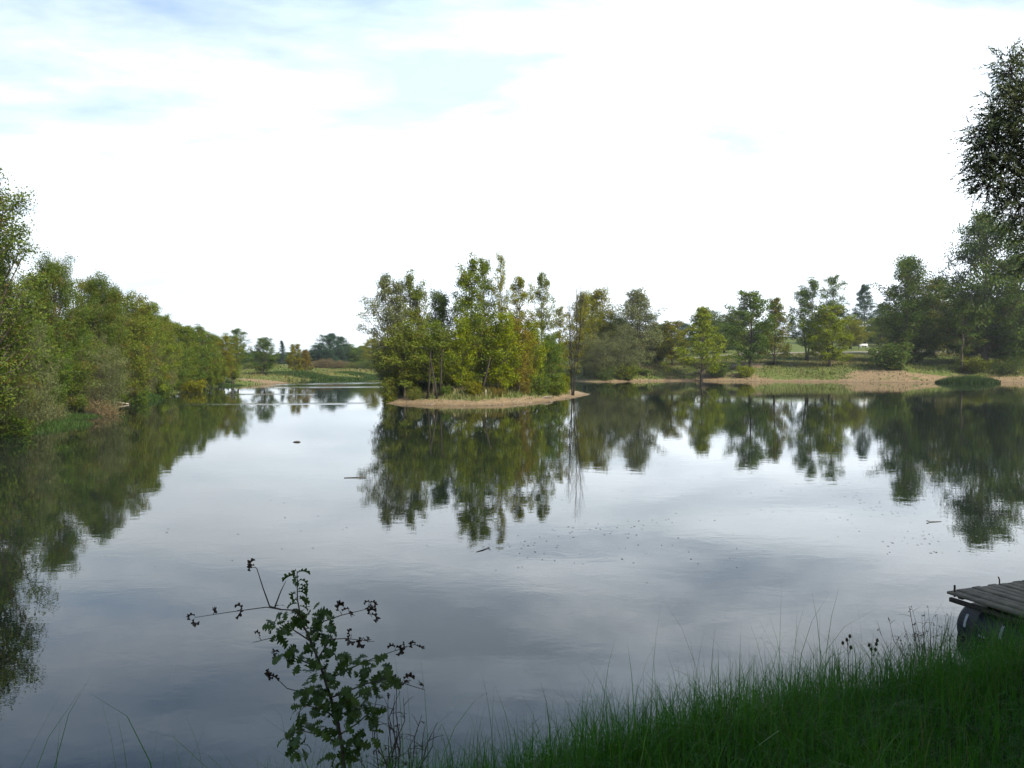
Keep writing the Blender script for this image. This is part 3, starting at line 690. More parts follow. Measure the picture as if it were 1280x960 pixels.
for a in [(748, 160, 402, 16, MID, 'green tree behind the grey willows'), (775, 165, 398, 18, MID, 'green tree behind the rounded grey willow'), (822, 195, 405, 17, BLUE, 'bluish tree left of the rounded yellow green tree'), (855, 198, 404, 14, BLUE, 'bluish tree filling the gap before the brightest tree'), (893, 185, 388, 20, DARK, 'highest dark tree of the wood right of the brightest tree'), (912, 182, 392, 18, DARK, 'dark tree of the wood left of the dense green tree'), (925, 178, 388, 14, OLIVE, 'olive tree half behind the dense green tree'), (905, 168, 404, 14, MID, 'mid green tree in front of the dark wood'), (955, 200, 402, 16, DARK, 'dark low tree behind the tapering tree'), (1020, 205, 398, 15, DARK, 'dark tree far behind the slim pair'), (1060, 215, 392, 18, DARK, 'dark tree left behind the conifer'), (1104, 215, 380, 18, DARK, 'dark tree right behind the conifer'), (1125, 200, 392, 18, MID, 'green tree behind the feathery topped tree'), (1172, 200, 376, 20, DARK, 'dark tree behind the yellowish right tree'), (1195, 190, 384, 20, GREEN, 'green tree far behind the thin straight trunk'), (1225, 200, 372, 22, MID, 'green tree far behind the biggest dark tree'), (1262, 195, 378, 22, GREEN, 'green tree far behind the right edge tree'), (1300, 190, 370, 24, MID, 'green tree beyond the right edge of the lawn')]:
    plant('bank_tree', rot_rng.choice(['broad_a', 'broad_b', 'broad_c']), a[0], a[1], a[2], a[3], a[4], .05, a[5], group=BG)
plant('conifer_tree', 'conifer', 990, 230, 398, 6, BLUE, 0, 'small dark conifer tip left of the slim pair', group='conifers behind the lawn')
for a in [
 (897, 126.5, 452, 12, 'shrub_a', DARK, 'dark bush right of the brightest tree trunk'),
 (932, 124.8, 455, 9, 'shrub_a', BRIGHT, 'bright bush left of the dense tree trunk'),
 (800, 126, 460, 10, 'shrub_a', DARK, 'dark bush at the foot of the lumpy topped tree'),
 (757, 120.5, 455, 10, 'shrub_b', DARK, 'dark low bush beneath the waterline willow'),
 (782, 122, 452, 13, 'shrub_a', GREEN, 'green bush between the willow and the dark trunk'),
 (1114, 124, 425, 19, 'shrub_a', DARK, 'big dark bush on the sandy slope by the feathery tree'),
 (966, 131, 450, 8, 'shrub_a', DARK, 'small dark bush at the foot of the tapering tree'),
 (1215, 124, 444, 16, 'shrub_a', OLIVE, 'olive bush behind the green reed mound'),
 (1262, 122, 444, 15, 'shrub_b', DARK, 'dark bush by the shore near the right edge'),
 (1150, 185, 425, 20, 'shrub_a', YEL, 'yellow green hedge bush behind the white post'),
 (1180, 186, 423, 22, 'shrub_a', YEL, 'yellow green hedge bush right of the white post')]:
    plant('shrub', a[4], a[0], a[1], a[2], a[3], a[5], .1, a[6], 'shrub', 'shrubs on the right bank')

# ------------------------------------------------------------------ near willow at the right and unseen shade trees added around the viewer
def hero_willow():
    rng = RS(81); R = random.Random(81); d = 15.0
    x0, y0 = 13.6, 15.4; zb = land_z(x0, y0) - .1; O = Vector((x0, y0, zb))
    blobs = [(1256, 92, 10, 26, 0), (1250, 140, 17, 28, .1), (1232, 182, 24, 34, 0), (1262, 205, 32, 32, .3), (1268, 150, 26, 34, -.2), (1288, 100, 26, 40, .2), (1244, 222, 22, 26, .2), (1270, 262, 22, 26, 0), (1292, 230, 34, 44, .2),
             (1300, 160, 36, 50, -.2), (1262, 168, 26, 28, .5), (1320, 300, 40, 40, 0), (1390, 140, 80, 100, 0), (1400, 280, 90, 100, .8), (1480, 190, 110, 130, 0), (1560, 240, 100, 110, .4), (1470, 80, 90, 70, .5), (1450, 220, 120, 110, 1.8), (1440, 220, 110, 110, -1.4)]
    mb = MB(); tr = [Vector((0, 0, -.1)), Vector((.05, .02, 1.2)), Vector((-.05, 0, 2.6)), Vector((.1, 0, 4.2)), Vector((.0, .1, 6.0)), Vector((.15, 0, 8.0))]
    mb.tube(tr, [.30, .24, .21, .17, .11, .04], 9)
    LP = []; LD = []; LT = []; LR = []
    for bi, (cx0, cy0, rx, ry, dy) in enumerate(blobs):
        c = Vector((px(cx0, d), d + dy, pz(cy0, d))) - O; rx, ry = rx * d / 1000, ry * d / 1000
        s_ = tr[min(5, 2 + bi % 3)]; m1 = s_.lerp(c, .5) + Vector((0, 0, .35))
        mb.tube([s_, s_.lerp(m1, .5) + Vector((0, 0, .12)), m1, m1.lerp(c, .6) + Vector((0, 0, .08)), c], [.075, .06, .042, .026, .012], 5, False)
        near = cx0 < 1330
        n = int((420 if near else 200) * (rx * ry) ** .75) + 25
        tb = rng.uniform(.25, .6)
        for k in range(n):
            v = Vector(rng.normal(size=3)).normalized(); q = v * rng.uniform(.25, 1) ** .5
            p = c + Vector((q.x * rx, q.y * rx, q.z * ry))
            dv = (v * .8 + Vector((rng.normal() * .5, rng.normal() * .5, rng.normal() * .45 - .05))).normalized()
            Ls = rng.uniform(.18, .46); e = p + dv * Ls + Vector((0, 0, -.10 * Ls)); mid = p + dv * Ls * .5 + Vector((0, 0, .04 * Ls))
            mb.tube([p - dv * .12, mid, e], [.0045, .003, .0015], 3, False)
            if k % 9 == 0: mb.tube([c, c.lerp(p, .5) + Vector((0, 0, .05)), p - dv * .1], [.011, .008, .004], 4, False)
            nl = int(Ls * 38); tk = np.clip(tb + rng.normal(0, .15), 0, 1)
            for w in range(nl):
                t = (w + rng.uniform()) / nl; a = p.lerp(mid, t * 2) if t < .5 else mid.lerp(e, t * 2 - 1)
                g_ = rng.normal(size=3) * .42
                ld = (dv * .75 + Vector(g_) + Vector((0, 0, -.12)))
                ld.normalize(); LP.append(a + ld * .04); LD.append(ld); LT.append(tk); LR.append(rng.uniform(0, .9))
    LP = np.array([tuple(v) for v in LP]); LD = np.array([tuple(v) for v in LD]); n = len(LP)
    V, F, t, r = leaf_quads(LP, .085, rng, np.clip(np.array(LT) + rng.normal(0, .12, n), 0, 1), np.array(LR), .24, dirs=LD * 3)
    # two bare twigs poking out on the lake side
    for pts in ([(1240, 236), (1222, 231), (1206, 226)], [(1250, 236), (1226, 237), (1208, 244)]):
        mb.tube([Vector((px(a, d), d, pz(b, d))) - O for a, b in pts], [.012, .009, .004], 4)
    r_ = empty('willow_tree', tuple(O), 'near dark willow with fine narrow leaves hanging in at the top right', 'tree')
    link('trunk', mb.mesh('willow_trunk', M_bark_dark, True), r_)
    c_ = link('crown', mesh('willow_crown', V, F, M_leaf, False, {'tint': t, 'rust': r}), r_); c_.color = (0.070, 0.088, 0.052, .02)
hero_willow()
for x, y, s_, k_, lab in [(5.6, -3.8, 1.35, 'broad_a', 'unseen tall leafy tree added to shade the bank behind the viewer'), (10.6, 2.3, 1.5, 'broad_b', 'unseen leafy tree added to shade the grass beside the viewer')]:  # out of frame, added only to put the near grass in shadow
    r = empty('shade_tree', (x, y, land_z(x, y) - .1), lab, 'tree', 'unseen shade trees added on the near bank')
    for nm in ('trunk', 'crown'):
        o = link(nm, PROTO[k_][nm], r); o.scale = (s_ * 1.35, s_ * 1.35, s_); o.color = (*GREEN, .05)

# ------------------------------------------------------------------ bank vegetation (uncountable)
def blades(name, pos, length, width, rng, mat, seg=3, lean=0.5, rust=None, tint=None, dirz=None):
    n = len(pos); az = rng.uniform(0, 2 * pi, n); ln = np.abs(rng.normal(0, lean, n))
    L = length; hd = np.stack([np.cos(az), np.sin(az), np.zeros(n)], 1)
    sd = np.stack([-np.sin(az), np.cos(az), np.zeros(n)], 1)
    tw = rng.uniform(-1.2, 1.2, n)[:, None]; sd = sd * np.cos(tw) + hd * np.sin(tw)
    Vs = []
    for i in range(seg + 1):
        t = i / seg
        ang = ln * (0.35 * t + 0.75 * t * t)
        c = pos + hd * (np.sin(ang) * L * t)[:, None] + np.array([0, 0, 1]) * (np.cos(ang) * L * t)[:, None]
        w = (width * (1 - t ** 1.6) * .5)[:, None] + 1e-4
        Vs += [c - sd * w, c + sd * w]
    V = np.stack(Vs, 1).reshape(-1, 3); k = 2 * (seg + 1)
    b = (np.arange(n) * k)[:, None]; F = []
    for i in range(seg): F.append(b + np.array([2 * i, 2 * i + 1, 2 * i + 3, 2 * i + 2])[None])
    F = np.concatenate(F)
    tint = rng.uniform(0, 1, n) if tint is None else tint; rust = np.zeros(n) if rust is None else rust
    return V, F, np.repeat(tint, k), np.repeat(rust, k)
def scatter(name, n, box, hf, sandf, sdl, hgt, wd, rng, mat, label, lean=.5, path_ok=True, dry=.25, extra=None):
    x = rng.uniform(box[0], box[1], n); y = rng.uniform(box[2], box[3], n)
    dens = 0.5 + 0.5 * vnoise(x * 1.8, y * 1.8, 31)
    keep = sdl(x, y) & ((sandf(x, y) + rng.normal(0, .14, n) < 0.42) | (rng.uniform(0, 1, n) < .07)) & (rng.uniform(0, 1, n) < 0.35 + dens)
    x, y = x[keep], y[keep]; m = len(x)
    pos = np.stack([x, y, hf(x, y) - .03], 1)
    pn = vnoise(x * 1.1, y * 1.1, 44); hs = np.clip(0.8 + 0.5 * vnoise(x * 1.3, y * 1.3, 45), .25, 1.6)
    V, F, t, r = blades(name, pos, hgt * rng.uniform(.5, 1.4, m) * hs, wd * rng.uniform(.6, 1.3, m), rng, mat, 2, lean, np.clip(dry * (1 + 1.6 * pn) + rng.normal(0, .12, m), 0, .9), np.clip(.5 + .35 * vnoise(x * 1.5, y * 1.5, 47) + rng.normal(0, .15, m), 0, 1))
    o = link(name, mesh(name, V, F, mat, False, {'tint': t, 'rust': r})); tag(o, label, None, None, 'stuff'); return o
rg = RS(101)
scatter('bank_grass', 90000, (8, 100, 112, 158), ground_h, ground_sand, lambda x, y: (sdf(LAKE, x, y) > .9) & (y < 157), .34, .16, rg, M_bankveg, 'rough grass and weeds on the right bank', .6, dry=.38)
scatter('bank_grass', 26000, (-52, -22, 30, 118), ground_h, ground_sand, lambda x, y: (sdf(LAKE, x, y) > .05) & (sdf(LAKE, x, y) < 5), .55, .12, rg, M_bankveg, 'tall grass along the left shore', .6, dry=.15)
scatter('bank_grass', 40000, (-50, 6, 122, 185), ground_h, ground_sand, lambda x, y: sdf(LAKE, x, y) > .1, .42, .22, rg, M_bankveg, 'grass and dry weeds on the far bank', .6, dry=.35)
scatter('island_grass', 30000, (-13, 9, 57, 86), isle_h, isle_sand, lambda x, y: -sdf(ISLE, x, y) > 1.2, .42, .07, rg, M_bankveg, 'rough grass under the island trees', .6, dry=.4)
def reed_bed(poly_c, rx, ry, n, h, w, label, mat=M_reed, dry=.06):
    a = rg.uniform(0, 2 * pi, n); r = np.sqrt(rg.uniform(0, 1, n))
    x = poly_c[0] + np.cos(a) * r * rx; y = poly_c[1] + np.sin(a) * r * ry
    z = np.maximum(ground_h(x, y), -.08) - .03
    L = h * (1.05 - r ** 2 * .65) * rg.uniform(.6, 1.2, n)
    V, F, t, q = blades('r', np.stack([x, y, z], 1), L, np.full(n, w), rg, mat, 3, .45, np.clip(rg.normal(dry, .08, n), 0, .8))
    o = link('reeds', mesh('reeds', V, F, mat, False, {'tint': t, 'rust': q})); tag(o, label, None, None, 'stuff')
reed_bed((px(1212, 114.5), 114.8), 4.6, 2.0, 6500, 1.25, .07, 'rounded mound of green reeds at the right shore')
reed_bed((px(20, 40), 39.5), 3.2, 5.0, 6000, .5, .04, 'bright green reeds fringing the left edge shore')
reed_bed((px(76, 47), 47.0), 2.0, 2.5, 3000, .42, .04, 'green reeds by the first sandy landing on the left')
reed_bed((px(164, 67), 67.0), 2.2, 3.5, 4000, .9, .06, 'green reeds before the second sandy landing')
reed_bed((px(290, 104), 103.0), 2.0, 1.5, 1200, .4, .06, 'green reeds just before the sandy spit')
reed_bed((px(385, 133), 134.5), 9.5, 3.0, 8000, .8, .10, 'dark green reeds along the far shore')
reed_bed((px(455, 146), 147.5), 6.0, 3.0, 5000, .7, .10, 'green reeds along the far shore left of the island')

# loose litter on the beaches
M_litter = simple('beach_litter', (0.05, 0.04, 0.03), (0.30, 0.25, 0.18), .9, .9, .1)
def litter(name, n, box, hf, ok, label):
    x = rg.uniform(box[0], box[1], n); y = rg.uniform(box[2], box[3], n); k = ok(x, y); x, y = x[k], y[k]; m = len(x)
    r = rg.uniform(.02, .07, m); a = rg.uniform(0, pi, m); e = rg.uniform(1, 4, m); z = hf(x, y)
    base = np.array([(-1,-1,-.3),(1,-1,-.3),(1,1,-.3),(-1,1,-.3),(-.6,-.6,.6),(.7,-.6,.6),(.6,.7,.6),(-.7,.6,.6)], float)
    L = base[None] * np.stack([r * e, r, r * .7], 1)[:, None]
    X = L[..., 0] * np.cos(a)[:, None] - L[..., 1] * np.sin(a)[:, None]; Y = L[..., 0] * np.sin(a)[:, None] + L[..., 1] * np.cos(a)[:, None]
    V = np.stack([X + x[:, None], Y + y[:, None], L[..., 2] + z[:, None]], 2).reshape(-1, 3)
    q = np.array([(0,3,2,1),(4,5,6,7),(0,1,5,4),(1,2,6,5),(2,3,7,6),(3,0,4,7)])
    o = link(name, mesh(name, V, (np.arange(m)[:, None, None] * 8 + q[None]).reshape(-1, 4), M_litter)); tag(o, label, None, None, 'stuff')
litter('beach_litter', 2600, (-13, 9, 57, 86), isle_h, lambda x, y: (-sdf(ISLE, x, y) > .15) & (-sdf(ISLE, x, y) < 3), 'twigs and stones scattered on the island beach')
litter('beach_litter', 9000, (9, 95, 112, 134), ground_h, lambda x, y: (sdf(LAKE, x, y) > .2) & (ground_sand(x, y) > .3), 'twigs and stones scattered on the right sandy shore')
# ------------------------------------------------------------------ driftwood on the left shore
M_pale = simple('weathered_wood', (0.22, 0.18, 0.14), (0.42, 0.37, 0.30), 6, .8, .2, (1, 1, 1))
M_wetwood = simple('wet_wood', (0.03, 0.025, 0.02), (0.09, 0.075, 0.06), 8, .5, .4)
x = px(607, 62.2); stem_thing('stake', [(x, 62.2, land_z(x, 62.2) - .1), (x + .02, 62.2, land_z(x, 62.2) + .3), (x + .03, 62.2, land_z(x, 62.2) + .62)], [.035, .03, .025], M_pale, 'short pale stake standing at the back of the island beach', 'stake')
M_oldwood2 = simple('grey_wood', (0.09, 0.075, 0.055), (0.20, 0.17, 0.13), 6, .8, .2)
x = px(683, 66.5); stem_thing('driftwood', [(x - .5, 66.5, land_z(x, 66.5) + .05), (x, 66.7, land_z(x, 66.7) + .12), (x + .6, 67.2, land_z(x + .6, 67.2) + .10)], [.05, .09, .04], M_oldwood2, 'grey driftwood on the island beach near its right end', 'driftwood')
stem_thing('fallen_trunk', [(px(189, 76), 76, 2.05), (px(199, 76.5), 76.3, 1.3), (px(207, 77), 76.8, .85), (px(217, 78), 77.2, .12)], [.05, .07, .08, .09], M_pale, 'pale dead trunk leaning from the bank into the water', 'trunk')
stem_thing('driftwood', [(px(131, 61.5), 61.5, .16), (px(145, 61), 61, .16), (px(160, 60.5), 60.5, .05)], [.06, .10, .04], M_pale, 'pale driftwood log lying at the left waterline', 'driftwood')

# ------------------------------------------------------------------ picnic table, bin, bench, fence, post
M_oldwood = simple('old_timber', (0.10, 0.085, 0.065), (0.24, 0.21, 0.17), 5, .75, .25, (1, 8, 8))
M_darkwood = simple('dark_timber', (0.02, 0.017, 0.013), (0.05, 0.042, 0.033), 5, .8, .2, (1, 6, 6))
M_white = simple('white_paint', (0.70, 0.70, 0.68), (0.80, 0.80, 0.78), 3, .5, .4, bump=.05)
M_metal = simple('dark_metal', (0.03, 0.032, 0.035), (0.06, 0.06, 0.062), 10, .5, .5, bump=.05)
def solid(name, parent, mat, build, smooth=False):
    b = MB(); build(b); return link(name, b.mesh(name, mat, smooth), parent)
d = 141; x = px(829, d)
pt = empty('picnic_table', (x, d, land_z(x, d)), 'dark wooden picnic table on the grass beneath a shadowy tree', 'picnic table', rz=.12)
solid('table_top', pt, M_oldwood, lambda b: [b.box((0, -.28 + .14 * i, .745), (1.9, .125, .045), bev=.006) for i in range(5)])
for s in (-1, 1):
    solid('bench_seat', pt, M_oldwood, lambda b: [b.box((0, s * .66 + q, .44), (1.9, .13, .045), bev=.006) for q in (-.07, .07)])
    solid('leg_frame', pt, M_darkwood, lambda b: [b.box((s * .65, 0, .395), (.05, 1.5, .09)), b.box((s * .65, 0, .69), (.05, .66, .06)),
        b.box((s * .65 + .052, .36, .36), (.05, .09, .86), ay=(0, cos(.45), sin(.45)), az=(0, -sin(.45), cos(.45))),
        b.box((s * .65 + .052, -.36, .36), (.05, .09, .86), ay=(0, cos(-.45), sin(-.45)), az=(0, -sin(-.45), cos(-.45)))])
d = 141.5; x = px(1028, d)
bn = empty('litter_bin', (x, d, land_z(x, d)), 'small dark litter bin at the edge of the track', 'litter bin')
def drum(b, r0, r1, z0, z1, k=16, hollow=.02):
    b.tube([(0, 0, z0), (0, 0, z0 + .03), (0, 0, z1 - .03), (0, 0, z1)], [r0 * .96, r0, r1, r1 * 1.04], k)
solid('bin_body', bn, M_metal, lambda b: drum(b, .27, .31, .12, .92), True)
solid('bin_rim', bn, M_metal, lambda b: b.tube([(.33 * cos(a * pi / 8), .33 * sin(a * pi / 8), .93) for a in range(17)], .02, 6), True)
solid('post', bn, M_darkwood, lambda b: b.box((.36, 0, .55), (.09, .09, 1.1), bev=.01))
d = 182; x = px(1080, d)
wb = empty('bench', (x, d, land_z(x, d)), 'white bench on the lawn below the dark conifer', 'bench')
solid('seat', wb, M_white, lambda b: [b.box((0, -.16 + .11 * i, .47), (1.8, .09, .04), bev=.006) for i in range(4)])
solid('backrest', wb, M_white, lambda b: [b.box((0, .27, .62 + .12 * i), (1.8, .035, .10), bev=.006) for i in range(3)])
for s in (-.75, 0.75): solid('leg', wb, M_white, lambda b: [b.box((s, 0, .22), (.08, .42, .44), bev=.006), b.box((s, .31, .45), (.07, .04, .9), bev=.006)])
x = px(1154, 150); wp = MB(); wp.tube([(0, 0, -.2), (0, 0, 1.9), (0, 0, 1.98)], [.07, .07, .045], 10)
o = link('marker_post', wp.mesh('marker_post', M_white, True)); o.location = (x, 150, land_z(x, 150)); tag(o, 'white post standing on the lawn right of the dark bushy tree', 'post')
fx0, fx1, fd = px(1062, 172), px(1120, 170), 171
fe = empty('wire_fence', (fx0, fd, land_z(fx0, fd)), 'thin wire fence with slim posts across the lawn', 'fence')
z0f = land_z(fx0, fd); tops = []
for i in range(7):
    xx = fx0 + (fx1 - fx0) * i / 6; zz = land_z(xx, fd) - z0f
    solid('post', fe, M_metal, lambda b: b.tube([(xx - fx0, 0, zz - .3), (xx - fx0, 0, zz + 1.55)], .035, 8)); tops.append((xx - fx0, -.03, zz))
for h in (.35, .85, 1.4): solid('wire', fe, M_metal, lambda b: b.tube([(a, c - .02, e + h) for a, c, e in tops], .008, 4))
# a pale stone by the dense tree
def rock(name, loc, r, mat, label, seed):
    rr = RS(seed); b = MB(); V = []; F = []; k, m = 10, 6
    for i in range(m + 1):
        ph = pi * i / m
        for j in range(k):
            q = r * (1 + rr.uniform(-.14, .14)); V.append((q * sin(ph) * cos(2*pi*j/k) * 1.3, q * sin(ph) * sin(2*pi*j/k), q * cos(ph) * .75))
    for i in range(m):
        for j in range(k): F.append((i*k+j, (i+1)*k+j, (i+1)*k+(j+1)%k, i*k+(j+1)%k))
    b.add(V, F); o = link(name, b.mesh(name, mat, True)); o.location = loc; tag(o, label, 'stone')
x = px(925, 134); rock('stone', (x, 134, land_z(x, 134) + .25), .42, M_pale, 'pale boulder on the bank left of the dense green tree', 3)

# ------------------------------------------------------------------ floating platform with drums
M_deck = simple('weathered_deck', (0.055, 0.046, 0.032), (0.15, 0.128, 0.095), 7, .8, .2, (1, 1, 1), .5)
M_drum = simple('blue_black_plastic', (0.006, 0.008, 0.014), (0.014, 0.017, 0.028), 5, .55, .3, bump=.1)
M_label = simple('pale_label', (0.30, 0.32, 0.34), (0.45, 0.47, 0.48), 9, .6, .3, bump=.05)
M_rust = simple('rusty_iron', (0.03, 0.02, 0.015), (0.10, 0.055, 0.03), 12, .8, .3)
E1 = Vector((.362, -.932, 0)); E2 = Vector((.932, .362, 0)); A0 = Vector((5.60, 10.15, 0))
dk = empty('floating_dock', tuple(A0), 'weathered plank platform floating on dark drums by the bank', 'dock', rz=atan2(E2.y, E2.x))
# local frame: +x along E2 (away to the right), -y along E1 (towards the shore)
rd = random.Random(9); npl = 17; pw = .145
for i in range(npl):
    ln = 2.05 + rd.uniform(-.03, .03)
    solid('plank', dk, M_deck, lambda b: b.box((.05 + i * (pw + .006), -1.0 + rd.uniform(-.02, .02), .505 + rd.uniform(-.006, .006)), (ln, pw, .032), ax=(0, 1, 0), ay=(-1, 0, rd.uniform(-.01, .01)), bev=.006))
def beam(y, zc): return lambda b: b.box((1.25, y, zc), (2.62, .06, .07), bev=.008)
solid('edge_beam', dk, M_darkwood, lambda b: b.box((0.02, -1.0, .415), (2.0, .05, .055), ax=(0, 1, 0), ay=(-1, 0, 0), bev=.006))
solid('edge_beam', dk, M_darkwood, lambda b: b.box((2.45, -1.0, .415), (2.0, .05, .055), ax=(0, 1, 0), ay=(-1, 0, 0), bev=.006))
for y in (-.12, -1.0, -1.88): solid('cross_beam', dk, M_darkwood, lambda b: b.box((1.235, y, .4655), (2.38, .07, .042), bev=.006))
solid('iron_rod', dk, M_rust, lambda b: b.tube([(.06, -.03, .45), (.06, -.03, .60)], .013, 6))
solid('iron_rod', dk, M_rust, lambda b: b.tube([(.95, .03, .45), (.95, .035, .57), (.945, .05, .60)], .009, 6))
def drum_mesh(b, x, y0, L=.92, r=.285):
    z = .10
    prof = [(0, .80), (.03, .93), (.07, .985), (.28, 1.0), (.29, 1.03), (.31, 1.03), (.32, 1.0), (.60, 1.0), (.61, 1.03), (.63, 1.03), (.64, 1.0), (.85, .985), (.89, .93), (.92, .80)]
    b.tube([(x, y0 - q, z) for q, _ in prof], [r * w for _, w in prof], 28)
for x in (.30, 1.25, 2.2):
    for y0 in (-.06, -1.05):
        dr = solid('drum', dk, M_drum, lambda b: drum_mesh(b, x, y0), True)
        if x == .30 and y0 > -1:
            # pale moulded strips and a line of worn marks on the visible side
            for yy in (-.22, -.70):
                def strip(b):
                    V = []; F = []
                    for k in range(7):
                        a = radians(150 + k * 5.5 - 8); rr = .285 * 1.035
                        for s in (-.016, .016): V.append((x + rr * cos(a), yy + s, .10 + rr * sin(a)))
                    for k in range(6): F.append((2*k, 2*k+1, 2*k+3, 2*k+2))
                    b.add(V, F)
                solid('label_strip', dr, M_label, strip)
            def marks(b):
                for m in range(4):
                    a = radians(184); rr = .285 * 1.012
                    b.box((x + rr * cos(a), -.42 - m * .035, .10 + rr * sin(a)), (.006, .016, .024))
            solid('worn_mark', dr, M_label, marks)

# ------------------------------------------------------------------ floating bits on the water
def float_chunk():
    r = MB(); r.tube([(-.16, 0, 0), (-.09, .01, .015), (.02, .02, .025), (.1, .03, .02), (.15, .03, 0)], [.015, .03, .035, .03, .012], 8)
    o = link('floating_debris', r.mesh('floating_debris', M_wetwood, True)); o.location = (px(370, 33.3), 33.3, 0); tag(o, 'dark clump of floating wood alone on the left water', 'driftwood')
float_chunk()
d = 23.3; stem_thing('floating_stick', [(px(429, d), d, .005), (px(443, d), d + .06, .012), (px(456, d), d + .12, .02)], [.012, .012, .016], M_wetwood, 'long thin stick floating level on the water', 'stick', )
d = 14.35; stem_thing('floating_stick', [(px(595, d), d, .002), (px(602, d), d + .12, .008), (px(611, d), d + .34, .012)], [.006, .008, .007], M_wetwood, 'short tilted stick floating below the island reflection', 'stick')
d = 17.0; stem_thing('floating_stick', [(px(1162, d), d, .03), (px(1166, d), d, .01), (px(1182, d), d + .05, .004)], [.012, .009, .005], M_wetwood, 'twig with a knob floating off the right bank', 'stick')
rf = RS(77); pts = []
for (cx0, cy0, sx_, sy_, n) in [(1130, 640, 60, 10, 60), (1060, 628, 60, 6, 40), (1190, 675, 40, 8, 60), (780, 660, 60, 6, 50), (900, 600, 90, 4, 30), (1000, 610, 80, 5, 40), (720, 690, 60, 10, 25), (640, 680, 40, 6, 25), (400, 650, 120, 25, 20), (230, 640, 80, 30, 20), (60, 640, 60, 20, 20), (1150, 610, 60, 4, 30), (950, 690, 150, 12, 20), (820, 580, 20, 2, 40)]:
    X = rf.normal(cx0, sx_, n); Y = np.clip(rf.normal(cy0, sy_, n) - (X - cx0) * .12, 560, 760)
    dd = 3500 / (Y - 448); pts.append(np.stack([(X - 640) / 1000 * dd, dd, np.full(n, .006)], 1))
pts = np.concatenate(pts); n = len(pts); k = 6
sz = rf.uniform(.005, .020, n); ang = rf.uniform(0, 2 * pi, n); V = []
for j in range(k):
    a = 2 * pi * j / k; rr = sz * rf.uniform(.6, 1.2, n)
    lx, ly = np.cos(a) * rr * 1.7, np.sin(a) * rr
    V.append(pts + np.stack([lx * np.cos(ang) - ly * np.sin(ang), lx * np.sin(ang) + ly * np.cos(ang), np.zeros(n)], 1))
V = np.stack(V, 1).reshape(-1, 3)
o = link('floating_leaves', mesh('floating_leaves', V, np.arange(n * k).reshape(n, k), M_wetwood)); tag(o, 'scattered leaf litter floating on the water', None, None, 'stuff')

# ------------------------------------------------------------------ near grass
rg2 = RS(202)
def near_grass():
    n = 800000
    x = rg2.uniform(-6, 12, n); y = rg2.uniform(0.8, 12, n)
    sd = sdf(LAKE, x, y)
    vis = (np.abs(x) < y * .72 + .5)
    keep = vis & (sd > .15) & (sd < 5.5)
    x, y, sd = x[keep], y[keep], sd[keep]
    dens = np.clip(1.5 - 0.16 * np.hypot(x, y), .35, 1); cl_ = 0.5 + 0.5 * vnoise(x * 4, y * 4, 61)
    k2 = rg2.uniform(0, 1, len(x)) < dens * (0.45 + .6 * cl_)
    x, y, sd, cl_ = x[k2], y[k2], sd[k2], cl_[k2]; m = len(x)
    z = near_h(x, y) - .01
    L = rg2.uniform(.12, .36, m) * (0.65 + .8 * cl_) * (1 + 0.35 * (1 - sm(1.2, 2.4, sd)))
    L *= 1 + .38 * sm(2.6, 4.2, x) * (1 - sm(1.5, 3.2, sd))
    tall = rg2.uniform(0, 1, m) < .012; L[tall] *= rg2.uniform(1.5, 2.3, tall.sum())
    w = rg2.uniform(.003, .0065, m)
    dry = (rg2.uniform(0, 1, m) < .09 + .12 * (vnoise(x * 3, y * 3, 66) > .45)) * rg2.uniform(.2, .9, m)
    V, F, t, r = blades('g', np.stack([x, y, z], 1), L, w, rg2, M_grass, 4, .75, dry, np.clip(.3 + .5 * cl_ + rg2.normal(0, .2, m), 0, 1))
    o = link('grass', mesh('grass', V, F, M_grass, False, {'tint': t, 'rust': r})); tag(o, 'lush dark green grass on the near bank', None, None, 'stuff')
    # long thin stalks along the crest
    m = 620
    u = rg2.uniform(-2.3, 6.5, m); off = rg2.normal(-.15, .45, m)
    x = CP[0] + .91 * u + CN[0] * off; y = CP[1] + .414 * u + CN[1] * off
    L = rg2.uniform(.28, .72, m); V, F, t, r = blades('g', np.stack([x, y, near_h(x, y)], 1), L, rg2.uniform(.003, .0055, m), rg2, M_grass, 5, .42, rg2.uniform(0, .35, m))
    o = link('tall_grass', mesh('tall_grass', V, F, M_grass, False, {'tint': t, 'rust': r})); tag(o, 'long thin grass stalks along the bank edge', None, None, 'stuff')
near_grass()

# ------------------------------------------------------------------ oak sapling
M_oak = None
def oak_mat(name, c, c2, tr):
    m, nt, out = mat_new(name); g = NT(nt)
    t = g.n('ShaderNodeAttribute', attribute_name='tint').outputs['Fac']
    tcn = g.n('ShaderNodeTexCoord'); f = g.noise(tcn.outputs['Object'], 40, 3, .6)
    col = g.mix(g.math('ADD', t, g.math('MULTIPLY', g.math('SUBTRACT', f, .5), .6), True), c, c2)
    pr = g.n('ShaderNodeBsdfPrincipled', {'Base Color': col, 'Roughness': .6, 'Specular IOR Level': .2})
    tn = g.n('ShaderNodeBsdfTranslucent', {'Color': g.mix(1.0, col, (1.2, 1.3, .5), 'MULTIPLY')})
    mx = g.n('ShaderNodeMixShader', {0: tr, 1: pr.outputs[0], 2: tn.outputs[0]}); nt.links.new(mx.outputs[0], out.inputs[0]); return m
M_oak = oak_mat('oak_leaf', (0.024, 0.052, 0.011), (0.058, 0.096, 0.020), .25)
M_dead = oak_mat('withered_leaf', (0.022, 0.015, 0.011), (0.060, 0.042, 0.028), .1)
M_twig = simple('twig_bark', (0.03, 0.024, 0.02), (0.075, 0.06, 0.05), 30, .8, .2)
